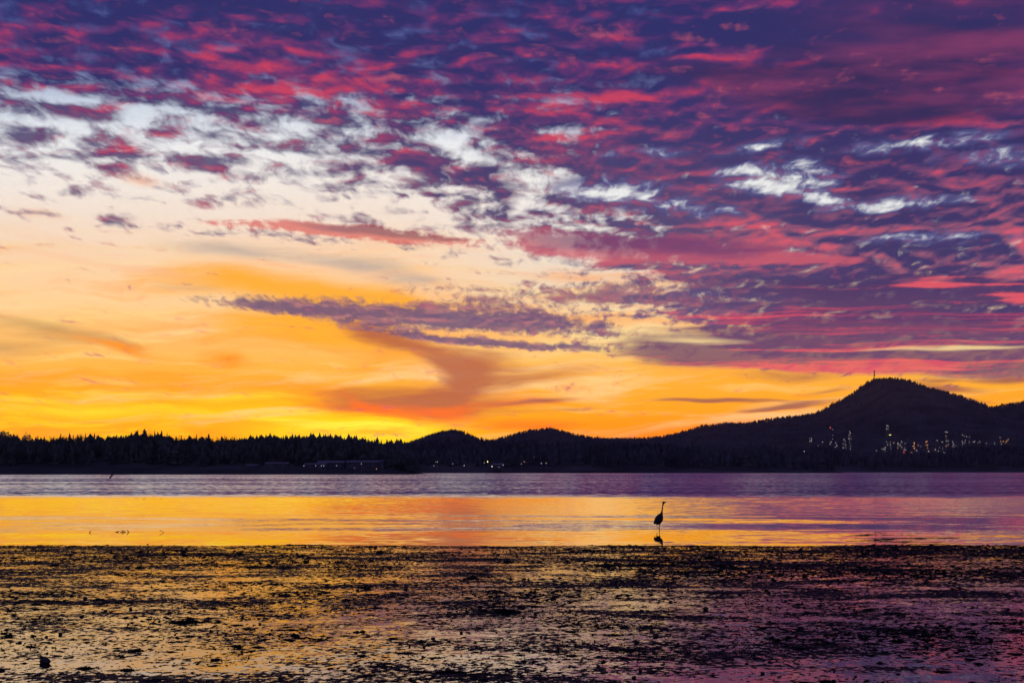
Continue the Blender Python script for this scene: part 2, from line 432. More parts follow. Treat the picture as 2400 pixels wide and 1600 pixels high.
def mesh_object(name, verts, faces, mat, parent=None, smooth=False):
    me = bpy.data.meshes.new(name)
    me.from_pydata([tuple(v) for v in verts], [], [tuple(f) for f in faces])
    me.update()
    if smooth:
        me.polygons.foreach_set("use_smooth", [True] * len(me.polygons))
    if mat is not None:
        me.materials.append(mat)
    o = bpy.data.objects.new(name, me)
    COL.objects.link(o)
    o.parent = parent
    return o

def big_mesh(name, V_, F_, mat, parent=None):
    """numpy arrays, triangles only"""
    me = bpy.data.meshes.new(name)
    nv, nf = len(V_), len(F_)
    me.vertices.add(nv)
    me.vertices.foreach_set("co", np.asarray(V_, np.float32).ravel())
    me.loops.add(nf * 3)
    me.loops.foreach_set("vertex_index", np.asarray(F_, np.int32).ravel())
    me.polygons.add(nf)
    me.polygons.foreach_set("loop_start", np.arange(0, nf * 3, 3, dtype=np.int32))
    me.polygons.foreach_set("loop_total", np.full(nf, 3, np.int32))
    me.update(calc_edges=True)
    me.validate()
    if mat is not None:
        me.materials.append(mat)
    o = bpy.data.objects.new(name, me)
    COL.objects.link(o)
    o.parent = parent
    return o

def empty(name, loc=(0, 0, 0), rz=0.0):
    o = bpy.data.objects.new(name, None)
    o.location = loc
    o.rotation_euler = (0, 0, rz)
    o.empty_display_size = 0.2
    COL.objects.link(o)
    return o

class Soup:
    """collects boxes, tubes and cones into one mesh"""
    def __init__(self): self.v, self.f = [], []
    def box(self, x0, x1, y0, y1, z0, z1):
        b = len(self.v)
        self.v += [(x, y, z) for z in (z0, z1) for y in (y0, y1) for x in (x0, x1)]
        self.f += [(b, b + 2, b + 3, b + 1), (b + 4, b + 5, b + 7, b + 6), (b, b + 1, b + 5, b + 4), (b + 2, b + 6, b + 7, b + 3), (b, b + 4, b + 6, b + 2), (b + 1, b + 3, b + 7, b + 5)]
        return self
    def tube(self, pts, radii, n=8, flat=1.0):
        pts = [Vector(p) for p in pts]
        rings = []
        for i, p in enumerate(pts):
            d = (pts[min(i + 1, len(pts) - 1)] - pts[max(i - 1, 0)]).normalized()
            a = d.cross(Vector((0, 1, 0)))
            if a.length < 1e-3: a = d.cross(Vector((1, 0, 0)))
            a.normalize(); c = d.cross(a).normalized()
            b = len(self.v)
            for k in range(n):
                t = 2 * math.pi * k / n
                self.v.append(tuple(p + a * math.cos(t) * radii[i] + c * math.sin(t) * radii[i] * flat))
            rings.append(b)
        for r0, r1 in zip(rings, rings[1:]):
            for k in range(n):
                self.f.append((r0 + k, r0 + (k + 1) % n, r1 + (k + 1) % n, r1 + k))
        self.f.append(tuple(rings[0] + k for k in reversed(range(n))))
        self.f.append(tuple(rings[-1] + k for k in range(n)))
        return self
    def build(self, name, mat, parent=None, smooth=False):
        return mesh_object(name, self.v, self.f, mat, parent, smooth)

def fractal(x, y, seed, octaves=4, rough=0.5):
    """value noise in 0..1, numpy"""
    r = np.random.default_rng(seed)
    out, amp, tot = 0.0, 1.0, 0.0
    for _ in range(octaves):
        tab = r.random((256, 256))
        xi, yi = np.floor(x).astype(int), np.floor(y).astype(int)
        fx, fy = x - xi, y - yi
        fx, fy = fx * fx * (3 - 2 * fx), fy * fy * (3 - 2 * fy)
        a, b = tab[xi % 256, yi % 256], tab[(xi + 1) % 256, yi % 256]
        c, d = tab[xi % 256, (yi + 1) % 256], tab[(xi + 1) % 256, (yi + 1) % 256]
        out = out + amp * ((a * (1 - fx) + b * fx) * (1 - fy) + (c * (1 - fx) + d * fx) * fy)
        tot += amp; amp *= rough; x, y = x * 2.03 + 17.1, y * 2.03 + 5.7
    return out / tot

def sstep(a, b, x):
    t = np.clip((x - a) / (b - a), 0, 1)
    return t * t * (3 - 2 * t)

# ------------------------------------------------------------------ materials
def material(name):
    m = bpy.data.materials.new(name)
    m.use_nodes = True
    m.node_tree.nodes.clear()
    gr = Graph(m.node_tree)
    out = gr.node('ShaderNodeOutputMaterial')
    bs = gr.node('ShaderNodeBsdfPrincipled')
    m.node_tree.links.new(bs.outputs[0], out.inputs[0])
    return m, gr, bs

def plain(name, c, rough=0.8, spec=0.2, var=0.35, scale=3.0):
    """a base colour broken up by noise"""
    m, gr, bs = material(name)
    pos = gr.node('ShaderNodeNewGeometry').outputs['Position']
    n = gr.noise(pos, scale, 4.0, 0.6, dims='3D')
    lo = tuple(v * (1 - var) for v in c) + (1,)
    hi = tuple(min(1, v * (1 + var)) for v in c) + (1,)
    gr.put(bs.inputs['Base Color'], gr.mix(gr.smooth(n, .3, .7), lo, hi))
    bs.inputs['Roughness'].default_value = rough
    bs.inputs['Specular IOR Level'].default_value = spec
    return m

def lamp_material(name, c, strength):
    m = bpy.data.materials.new(name)
    m.use_nodes = True
    m.node_tree.nodes.clear()
    gr = Graph(m.node_tree)
    out = gr.node('ShaderNodeOutputMaterial')
    e = gr.node('ShaderNodeEmission')
    e.inputs[0].default_value = c + (1,)
    e.inputs[1].default_value = strength
    m.node_tree.links.new(e.outputs[0], out.inputs[0])
    m.cycles.emission_sampling = 'NONE'
    return m

M_FOLIAGE = plain("conifer_foliage", (0.045, 0.052, 0.044), .9, .05, .5, .15)
M_FARWOOD = plain("far_wood", (0.045, 0.048, 0.050), .95, .02, .4, .02)
M_SOIL = plain("hill_soil", (0.045, 0.046, 0.046), .95, .02, .4, .01)
M_BARE = plain("bare_twigs", (0.16, 0.14, 0.13), .9, .1, .3, .5)
M_BARK = plain("bark", (0.05, 0.04, 0.033), .9, .1)
M_STEEL = plain("weathered_steel", (0.07, 0.07, 0.075), .7, .2)
M_ROOF = plain("pale_metal_roof", (0.10, 0.10, 0.115), .6, .2, .12, .3)
M_WALL = plain("shed_wall", (0.055, 0.052, 0.058), .8, .2, .2, .3)
M_DOOR = plain("shed_door", (0.07, 0.07, 0.08), .7, .2)
M_STONE = plain("dark_stone", (0.030, 0.027, 0.026), .75, .15, .5, 30.0)
M_WEED = plain("wet_eelgrass", (0.012, 0.013, 0.010), .7, .10, .6, 8.0)
M_WOOD = plain("wet_driftwood", (0.03, 0.025, 0.02), .75, .15, .5, 12.0)
M_FEATHER = plain("heron_feathers", (0.030, 0.032, 0.038), .9, .05, .3, 25.0)
M_BILL = plain("heron_bill", (0.10, 0.075, 0.03), .6, .2)

# ---- water: dark, glossy; the facets one sees from the shore lean toward the shore
M_WATER, gr, bs = material("bay_water")
X, Y, _ = gr.split(gr.node('ShaderNodeNewGeometry').outputs['Position'])
lnY = gr.m('LOGARITHM', gr.m('MAXIMUM', Y, 5.0), math.e)
# breeze line: beyond about 200 m the surface is ruffled
line = gr.noise(gr.vec(gr.mul(X, 0.012), gr.mul(lnY, 3.0)), 1.0, 3.0, 0.5)
brk = gr.noise(gr.vec(gr.mul(X, 0.06), gr.mul(lnY, 30.0)), 1.0, 3.0, 0.5)
dist = gr.add(Y, gr.mul(gr.sub(line, .5), 30.0), gr.mul(gr.sub(brk, .5), 16.0))
rag = gr.noise(gr.vec(gr.mul(X, 0.35), gr.mul(lnY, 60.0)), 1.0, 4.0, 0.6)
ruff = gr.clamp(gr.add(gr.smooth(dist, 178, 238, -.25, 1.25), gr.mul(gr.sub(rag, .5), gr.smooth(dist, 238, 300, 1.6, 0.0), gr.smooth(dist, 150, 190))))
# fine wavelets in the ruffled water (cells lengthen with distance, as wave groups do)
wa = gr.noise(gr.vec(gr.mul(X, 0.9), gr.mul(lnY, 110.0)), 1.0, 3.0, 0.65)
wb = gr.noise(gr.vec(gr.mul(X, 0.10), gr.mul(lnY, 16.0)), 1.0, 4.0, 0.6)
wband = gr.noise(gr.vec(gr.mul(X, 0.004), gr.mul(lnY, 7.0)), 1.0, 2.0, 0.5)
far = gr.add(0.073, gr.mul(gr.sub(wa, .5), .17), gr.mul(gr.sub(wb, .5), .045), gr.mul(gr.sub(wband, .5), .06))
far = gr.m('MAXIMUM', far, 0.004)
# calm water: metre-wide lazy ripples
ca = gr.noise(gr.vec(gr.mul(X, 0.30), gr.mul(Y, 0.42)), 1.0, 4.0, 0.55)
cb = gr.noise(gr.vec(gr.mul(X, 0.06), gr.mul(Y, 0.16)), 1.0, 3.0, 0.5)
cc_ = gr.noise(gr.vec(gr.mul(X, 1.6), gr.mul(Y, 1.5)), 1.0, 3.0, 0.55)
slick = gr.smooth(gr.add(Y, gr.mul(gr.sub(cb, .5), 6.0)), 117.0, 121.0)            # smooth slick beyond 119 m
mid3 = gr.mul(gr.smooth(Y, 79, 92), gr.smooth(Y, 117, 121, 1.0, 0.0))
calm = gr.add(gr.mul(slick, gr.smooth(X, -6.0, 24.0, .0058, .0118)), gr.mul(mid3, gr.smooth(cb, .30, .66, .002, .022)), 0.0015, gr.smooth(X, 3.0, 13.0, 0.0, .005))
calm = gr.add(calm, gr.mul(gr.sub(ca, .5), gr.smooth(slick, 0, 1, .028, .020)), gr.mul(gr.sub(cc_, .5), .022))
calm = gr.m('MAXIMUM', calm, gr.mul(slick, 0.004))
tilt = gr.add(gr.mul(far, ruff), gr.mul(calm, gr.sub(1.0, ruff)))
side = gr.mul(gr.sub(gr.noise(gr.vec(gr.mul(X, 0.8), gr.mul(Y, .25)), 1.0, 2.0, .5), .5), gr.smooth(ruff, 0, 1, .010, .05))
nrm = gr.node('ShaderNodeVectorMath', operation='NORMALIZE')
gr.put(nrm.inputs[0], gr.vec(side, gr.mul(tilt, -1.0), 1.0))
def mirror(gr, normal, clear=1.0):
    """clear water surface: sharp Fresnel reflection over darkness"""
    fr = gr.node('ShaderNodeFresnel')
    fr.inputs['IOR'].default_value = 1.333
    gr.put(fr.inputs['Normal'], normal)
    gl = gr.node('ShaderNodeBsdfGlossy')
    gl.inputs['Roughness'].default_value = 0.0
    gr.put(gl.inputs['Normal'], normal)
    gr.put(gl.inputs['Color'], gr.mul(fr.outputs[0], clear))
    return gl.outputs[0]
M_WATER.node_tree.nodes.remove(bs)
M_WATER.node_tree.links.new(mirror(gr, nrm.outputs[0]), next(n for n in M_WATER.node_tree.nodes if n.type == 'OUTPUT_MATERIAL').inputs[0])

# ---- tide flat: a film of water over dark mud
M_MUD, gr, bs = material("wet_mud")
X, Y, _ = gr.split(gr.node('ShaderNodeNewGeometry').outputs['Position'])
p2 = gr.vec(X, Y)
fa_ = gr.noise(p2, 0.7, 5.0, 0.6)
fb_ = gr.noise(gr.vec(gr.mul(X, 10.0), gr.mul(Y, 4.5)), 1.0, 5.0, 0.66)
fc_ = gr.noise(gr.vec(gr.mul(X, .12), gr.mul(Y, .30)), 1.0, 3.0, 0.5)
wet = gr.add(gr.mul(gr.sub(fa_, .5), 1.1), gr.mul(gr.sub(fb_, .5), 1.5), gr.mul(gr.sub(fc_, .5), .8), gr.smooth(Y, 24, 60, .11, -.02))
film = gr.smooth(wet, 0.0, 0.12)
sx = gr.sub(gr.noise(p2, 2.2, 3.0, .55), .5)
sy = gr.sub(gr.noise(gr.vadd(p2, (31.7, 4.2, 0)), 2.2, 3.0, .55), .5)
rx_ = gr.sub(gr.noise(p2, 14.0, 4.0, .6), .5)
ry_ = gr.sub(gr.noise(gr.vadd(p2, (11.1, 7.3, 0)), 14.0, 4.0, .6), .5)
amp = gr.smooth(film, 0, 1, .9, .02)
nrm = gr.node('ShaderNodeVectorMath', operation='NORMALIZE')
gr.put(nrm.inputs[0], gr.vec(gr.add(gr.mul(sx, .025), gr.mul(rx_, amp)), gr.add(gr.mul(sy, .025), gr.mul(ry_, amp), -0.002), 1.0))
gr.put(bs.inputs['Normal'], nrm.outputs[0])
gr.put(bs.inputs['Base Color'], gr.mix(fb_, (0.008, 0.008, 0.010, 1), (0.022, 0.019, 0.020, 1)))
bs.inputs['Roughness'].default_value = .6
bs.inputs['Specular IOR Level'].default_value = .02
ms = gr.node('ShaderNodeMixShader')
gr.put(ms.inputs[0], film)
M_MUD.node_tree.links.new(bs.outputs[0], ms.inputs[1])
M_MUD.node_tree.links.new(mirror(gr, nrm.outputs[0], .88), ms.inputs[2])
M_MUD.node_tree.links.new(ms.outputs[0], next(n for n in M_MUD.node_tree.nodes if n.type == 'OUTPUT_MATERIAL').inputs[0])

# ------------------------------------------------------------------ water and tide flat
def sheet(name, xs, ys, zf, mat):
    Xg, Yg = np.meshgrid(xs, ys)
    Zg = zf(Xg, Yg)
    v = np.stack([Xg, Yg, Zg], -1).reshape(-1, 3)
    nx, ny = len(xs), len(ys)
    i = (np.arange(ny - 1)[:, None] * nx + np.arange(nx - 1)[None, :]).ravel()
    f = np.concatenate([np.stack([i, i + 1, i + nx + 1], 1), np.stack([i, i + nx + 1, i + nx], 1)])
    o = big_mesh(name, v, f, mat)
    o.data.polygons.foreach_set("use_smooth", [True] * len(o.data.polygons))
    return o

water = sheet("water", np.array([-16000, -3000, -600, 0, 600, 3000, 16000.0]), np.array([60, 100, 200, 500, 1500, 4000, 9000, 26000.0]), lambda x, y: x * 0, M_WATER)
tag(water, kind="structure")

EDGE = 69.3
def mud_z(x, y):
    x, y = np.asarray(x, float), np.asarray(y, float)
    e = EDGE + 0.012 * x + (fractal(x * 0.35, y * 0.05, 5, 4) - .5) * 2.4
    base = 0.012 - 0.075 * sstep(-0.4, 3.2, y - e)
    return base + (fractal(x * 0.5, y * 0.5, 3, 3) - .5) * 0.010
mud = sheet("mudflat", np.concatenate([[-900, -200, -70], np.arange(-34, 34.01, 0.4), [70, 200, 900.]]),
            np.concatenate([[-600, -100, -20, 0, 10], np.arange(16, 60, 0.8), np.arange(60, 76.01, 0.3)]), mud_z, M_MUD)
tag(mud, kind="structure")

# ------------------------------------------------------------------ far shores
class Ridge:
    def __init__(self, name, pts, crest, foot, back, tree, bench=3.0, seed=1, rough=2.0, step=6.0, kind="structure", px0=None, px1=None):
        self.crest, self.foot, self.back, self.tree, self.bench, self.seed, self.rough = crest, foot, back, tree, bench, seed, rough
        self.px = np.array([p[0] for p in pts], float)
        self.h = np.array([at(p[0], p[1], crest).z for p in pts]) - tree
        self.xw = (self.px - 1200) / F * crest
        xs = np.arange(self.xw[0], self.xw[-1] + step, step)
        ys = np.concatenate([np.linspace(foot - 10, foot + 30, 6), np.linspace(foot + 40, crest, 16), np.linspace(crest, back, 7)[1:]])
        self.o = sheet(name, xs, ys, self.z, M_SOIL)
        tag(self.o, kind=kind)
    def z(self, x, y):
        h = np.interp(x, self.xw, self.h)
        t = (y - self.foot) / (self.crest - self.foot)
        b = np.minimum(self.bench, np.maximum(h, -1))
        z = -1.0 + (b + 1) * sstep(-0.005, 0.03, t) + np.maximum(h - b, 0) * np.sin(np.clip((t - .12) / .88, 0, 1) * math.pi / 2) ** 0.85
        z = np.where(y > self.crest, h - (y - self.crest) * 0.35 * np.clip(h, 0, 60) / 60, z)
        return z + (fractal(x / (18 * self.rough), y / (18 * self.rough), self.seed, 3) - .5) * self.rough * np.clip(z / 10, 0, 1)

headland = Ridge("headland", [(-1500, 1020), (-700, 1010), (-300, 1018), (0, 1018), (40, 1022), (90, 1026), (130, 1024), (180, 1021), (230, 1022), (265, 1026), (300, 1020), (340, 1014), (385, 1014), (430, 1024), (500, 1027), (600, 1028),
                              (700, 1027), (770, 1029), (820, 1036), (860, 1044), (900, 1053), (950, 1064), (1000, 1076), (1060, 1092), (1110, 1108), (1150, 1125)], 1860, 1695, 2200, 12.0, 3.6, 21, 1.6, 5.0)
lowland = Ridge("lowland", [(300, 1018), (600, 1020), (760, 1024), (820, 1027), (870, 1031), (920, 1034), (960, 1036), (1050, 1036), (1085, 1032), (1120, 1036), (1200, 1037), (1300, 1037), (1420, 1035), (1520, 1038), (1620, 1044), (1720, 1052),
                            (1800, 1062), (1880, 1075), (1960, 1090), (2040, 1110)], 3350, 3080, 3900, 15.0, 3.0, 22, 2.5, 9.0)
shore_wood = Ridge("shore_lowland", [(1380, 1108), (1450, 1080), (1520, 1060), (1600, 1052), (1700, 1050), (1800, 1048), (1880, 1047), (1950, 1048), (1990, 1056), (2040, 1063), (2100, 1064), (2170, 1063), (2220, 1056), (2250, 1048), (2300, 1044), (2350, 1042),
                                     (2420, 1040), (2700, 1038), (3300, 1044), (4200, 1060)], 5100, 4850, 5400, 16.0, 3.0, 23, 3.0, 14.0)
hill_a = Ridge("hill", [(820, 1062), (870, 1042), (920, 1036), (955, 1036), (985, 1025), (1010, 1016), (1035, 1010), (1060, 1006), (1080, 1008), (1100, 1015), (1118, 1023), (1150, 1029), (1200, 1040), (1260, 1060)], 7000, 6300, 7700, 7.0, 3.0, 24, 3.0, 14.0)
hill_b = Ridge("hill", [(1060, 1062), (1120, 1037), (1160, 1028), (1180, 1022), (1205, 1014), (1235, 1007), (1262, 1003), (1290, 1001), (1312, 1005), (1340, 1013), (1365, 1018), (1400, 1024), (1470, 1036), (1560, 1060)], 7600, 6900, 8300, 7.0, 3.0, 25, 3.0, 14.0)
mountain = Ridge("mountain", [(1220, 1070), (1300, 1046), (1370, 1028), (1420, 1026), (1480, 1026), (1540, 1023), (1580, 1015), (1612, 1005), (1640, 996), (1690, 991), (1740, 990), (1775, 985), (1820, 978), (1880, 972), (1920, 961), (1950, 945), (1980, 929),
                              (2000, 917), (2018, 902), (2030, 893), (2042, 888), (2060, 886), (2082, 885), (2110, 889), (2130, 896), (2152, 907), (2180, 911), (2210, 919), (2240, 931), (2270, 944), (2300, 953), (2330, 951), (2360, 945), (2400, 939),
                              (2460, 934), (2600, 945), (2800, 970), (3200, 1010), (3700, 1050), (4200, 1090)], 9200, 7600, 10400, 9.0, 3.0, 26, 4.0, 16.0)

# ------------------------------------------------------------------ trees
def conifer(tiers, sides, r, seed, width=0.16, star=0.55):
    """unit-height conifer: stacked ragged skirts; returns verts, tris"""
    q = np.random.default_rng(seed)
    v, f = [], []
    z0 = 0.08
    lean = (q.random(2) - .5) * .06
    for t in range(tiers):
        a = t / tiers
        zb = z0 + (1 - z0) * a - .02
        zt = min(1.0, zb + (1 - z0) / tiers * 1.9)
        rb = width * (1 - a) ** 0.8 * (0.75 + .5 * q.random()) + 0.012
        b = len(v)
        v.append((lean[0] * zt, lean[1] * zt, zt))
        n = sides * 2
        for k in range(n):
            th = 2 * math.pi * (k + q.random() * .5) / n
            rr = rb * (1.0 if k % 2 == 0 else star) * (.7 + .6 * q.random())
            v.append((math.cos(th) * rr + lean[0] * zb, math.sin(th) * rr + lean[1] * zb, zb + (q.random() - .6) * .05))
        for k in range(n):
            f.append((b, b + 1 + k, b + 1 + (k + 1) % n))
    return np.array(v), np.array(f)

def broadleaf(n, seed):
    """unit-height rounded crown of many small faces on a few limbs"""
    q = np.random.default_rng(seed)
    d = q.normal(size=(n, 3)); d /= np.linalg.norm(d, axis=1)[:, None]
    c = d * (q.random(n) ** .45)[:, None] * np.array([.42, .42, .36]) + np.array([0, 0, .62])
    c += (q.random((n, 3)) - .5) * .06
    t = (q.normal(size=(n, 3, 3))) * .035
    v = (c[:, None, :] + t).reshape(-1, 3)
    return v, np.arange(3 * n).reshape(-1, 3)

def scatter(name, kinds, pos, height, mat, label, cat="forest", widen=None):
    V_, F_, base = [], [], 0
    which = rng.integers(0, len(kinds), len(pos))
    rot = rng.random(len(pos)) * 6.283
    for k, (tv, tf) in enumerate(kinds):
        idx = np.where(which == k)[0]
        if not len(idx): continue
        c, s = np.cos(rot[idx]), np.sin(rot[idx])
        h = height[idx]
        w = h if widen is None else h * widen[idx]
        x = tv[None, :, 0] * c[:, None] - tv[None, :, 1] * s[:, None]
        y = tv[None, :, 0] * s[:, None] + tv[None, :, 1] * c[:, None]
        vv = np.stack([x * w[:, None] + pos[idx, 0:1], y * w[:, None] + pos[idx, 1:2], tv[None, :, 2] * h[:, None] + pos[idx, 2:3]], -1)
        ff = tf[None] + (np.arange(len(idx)) * len(tv))[:, None, None] + base
        V_.append(vv.reshape(-1, 3)); F_.append(ff.reshape(-1, 3))
        base += len(idx) * len(tv)
    o = big_mesh(name, np.concatenate(V_), np.concatenate(F_), mat)
    return tag(o, label, cat, kind="stuff")

def wood(r, n, n_sky, kinds, hm, hs, label, mat, px0, px1, t0=.2):
    x0, x1 = (px0 - 1200) / F * r.crest, (px1 - 1200) / F * r.crest
    x = rng.uniform(x0, x1, n + n_sky)
    t = np.concatenate([t0 + (1 - t0) * rng.random(n) ** .8, rng.uniform(.9, 1.06, n_sky)])
    y = r.foot + t * (r.crest - r.foot)
    z = r.z(x, y) - .4
    h = np.clip(rng.normal(hm, hs, len(x)), hm * .45, hm * 1.6) * (0.75 + .5 * fractal(x / (hm * 4), y / (hm * 4), r.seed + 50, 3))
    keep = z > 0.5
    return scatter("forest", kinds, np.stack([x, y, z], 1)[keep], h[keep], mat, label, widen=rng.uniform(.8, 1.5, len(x))[keep])

near_kinds = [conifer(9, 5, 0, s, .17) for s in (1, 2)] + [conifer(7, 6, 0, 3, .24, .7), conifer(6, 6, 0, 9, .30, .7), conifer(5, 6, 0, 8, .34, .8)] + [(v * np.array([.55, .55, 1.0]), f) for v, f in (broadleaf(150, 71), broadleaf(150, 72))]
mid_kinds = [conifer(5, 4, 0, s, .17) for s in (5, 6, 7)] + [conifer(4, 4, 0, 10, .28, .7)]
far_kinds = [conifer(3, 3, 0, s, .20) for s in (11, 12, 13)] + [conifer(3, 3, 0, 14, .34, .8)]
wood(headland, 3200, 900, near_kinds, 11.0, 1.8, "dark dense conifer wood covering the low point", M_FOLIAGE, -700, 1120)
wood(lowland, 2600, 420, mid_kinds, 15.0, 3.0, "dark wood along the low middle shore below the two round hills", M_FARWOOD, 600, 1980)
wood(shore_wood, 2600, 500, mid_kinds, 16.0, 3.5, "near-black wood on the low shore in front of the lit plant", M_FARWOOD, 1420, 3000)
wood(hill_a, 1500, 330, far_kinds, 7.0, 1.6, "tree cover on the smaller round hill", M_FARWOOD, 880, 1220)
wood(hill_b, 1500, 330, far_kinds, 7.0, 1.6, "tree cover on the broader round hill", M_FARWOOD, 1100, 1520)
wood(mountain, 7000, 2600, far_kinds, 9.5, 2.4, "tree cover on the tall dark mountain", M_FARWOOD, 1330, 3000)

# ------------------------------------------------------------------ single trees that stand out on the point
def copy_tree(o, parent=None):
    c = o.copy(); COL.objects.link(c); c.parent = parent
    for ch in list(o.children):
        d = ch.copy(); COL.objects.link(d); d.parent = c
        for gch in list(ch.children):
            e = gch.copy(); COL.objects.link(e); e.parent = d
    return c

def make_conifer(seed, width):
    root = empty("conifer_tree")
    Soup().tube([(0, 0, 0), (0, 0, .5), (0, 0, .97)], [.022, .014, .003], 6).build("trunk", M_BARK, root)
    v, f = conifer(13, 6, 0, seed, width, .45)
    big_mesh("crown", v, f, M_FOLIAGE, root)
    tag(root, "tall dark conifer whose spire rises above the wooded point's skyline", "tree", "conifers standing out on the wooded point")
    return root

protos = [make_conifer(31, .13), make_conifer(32, .17), make_conifer(33, .10)]
used = [False] * 3
for i, (px, py) in enumerate([(88, 1012), (104, 1014), (142, 1008), (163, 1006), (172, 1010), (181, 1009), (200, 1007), (210, 1009), (222, 1007), (227, 1012), (265, 1013), (282, 1012), (290, 1013), (302, 1010), (318, 1006),
                              (343, 1002), (362, 1001), (378, 1000), (392, 1006), (398, 1011), (425, 1011), (444, 1014), (461, 1009), (470, 1014), (527, 1016), (545, 1015), (563, 1019), (600, 1018), (648, 1014), (671, 1014),
                              (695, 1017), (710, 1016), (732, 1016), (25, 1010), (125, 1015), (585, 1020), (500, 1019), (765, 1021)]):
    k = (i * 7 + i // 3) % 3
    p = at(px, py + 7, 1850 + (i * 37 % 13) - 6)
    zg = float(headland.z(np.array([p.x]), np.array([p.y]))[0]) - .3
    t = protos[k] if not used[k] else copy_tree(protos[k])
    used[k] = True
    t.location = (p.x, p.y, zg)
    hgt = max(8.0, p.z - zg)
    w = min(max(hgt, 11.0), 17.0)
    t.scale = (w, w, hgt)
    t.rotation_euler = (0, 0, i * 1.7)

for i, (px, py, wpx) in enumerate([(12, 1008, 34), (36, 1017, 26), (62, 1014, 28)]):
    p = at(px, py, 1815 - 4 * i)
    zg = float(headland.z(np.array([p.x]), np.array([p.y]))[0]) - .3
    hgt = p.z - zg
    root = empty("bare_tree", (p.x, p.y, zg))
    s = Soup().tube([(0, 0, 0), (.1, 0, hgt * .3), (0, .1, hgt * .7)], [.35, .25, .08], 6)
    for a in range(6):
        th = a * 1.05
        s.tube([(0, 0, hgt * (.28 + .05 * a)), (math.cos(th) * wpx * .06, math.sin(th) * wpx * .06, hgt * (.55 + .05 * a)), (math.cos(th) * wpx * .11, math.sin(th) * wpx * .11, hgt * (.7 + .04 * a))], [.14, .09, .03], 5)
    s.build("trunk", M_BARK, root)
    v, f = broadleaf(700, 60 + i)
    w = wpx / F * 1815 / .84
    big_mesh("crown", v * np.array([w, w, hgt]), f, M_BARE, root)
    tag(root, ["wide pale round-topped leafless tree among dark conifers", "narrow pale leafless tree between two rounder ones", "pale round leafless tree beside the first conifer spires"][i], "tree", "pale leafless trees on the point")

# ------------------------------------------------------------------ mast on the mountain top
p = at(2049, 868, 9150)
zb = float(mountain.z(np.array([p.x]), np.array([p.y]))[0])
H = p.z - zb
mast = empty("radio_mast", (p.x, p.y, zb))
s = Soup()
for k in range(3):
    th = k * 2.094
    s.tube([(math.cos(th) * 4.0, math.sin(th) * 4.0, 0), (math.cos(th) * 1.3, math.sin(th) * 1.3, H * .55), (math.cos(th) * .9, math.sin(th) * .9, H)], [.9, .8, .6], 5)
for k in range(8):
    z = H * (.08 + .11 * k); r_ = 4.0 - 2.7 * min(1, z / (H * .55))
    s.tube([(-r_, 0, z), (r_, 0, z + H * .05)], [.35, .35], 4)
s.build("lattice", M_STEEL, mast)
for fz, w in ((.55, 3.2), (.80, 2.8), (.95, 3.0)):
    Soup().tube([(-w * .8, 0, H * fz - 1.6), (w * .8, 0, H * fz + 1.2)], [1.6, 1.6], 8).build("antenna_drum", M_STEEL, mast)
tag(mast, "small lattice radio mast on the mountain's summit", "mast")

# ------------------------------------------------------------------ lit plant behind the right shore
L_WHITE = lamp_material("lamp_white", (1.0, .84, .66), 3.6)
L_DIM = lamp_material("lamp_dim", (.85, .85, .95), 2.0)
L_ORANGE = lamp_material("lamp_orange", (1.0, .42, .10), 4.5)
L_YELLOW = lamp_material("lamp_yellow", (1.0, .85, .15), 6.0)
L_RED = lamp_material("lamp_red", (1.0, .10, .04), 9.0)
def ico(name, r, mat):
    bm = bmesh.new(); bmesh.ops.create_icosphere(bm, subdivisions=1, radius=r)
    me = bpy.data.meshes.new(name); bm.to_mesh(me); bm.free(); me.materials.append(mat)
    return me
lamp_mesh = {k: ico("lamp_bulb", 1.0, m) for k, m in (("w", L_WHITE), ("d", L_DIM), ("o", L_ORANGE), ("y", L_YELLOW), ("r", L_RED))}
def bulb(parent, kind, loc, r):
    o = bpy.data.objects.new("lamp", lamp_mesh[kind]); COL.objects.link(o)
    o.parent = parent; o.location = loc; o.scale = (r, r, r)
    return o

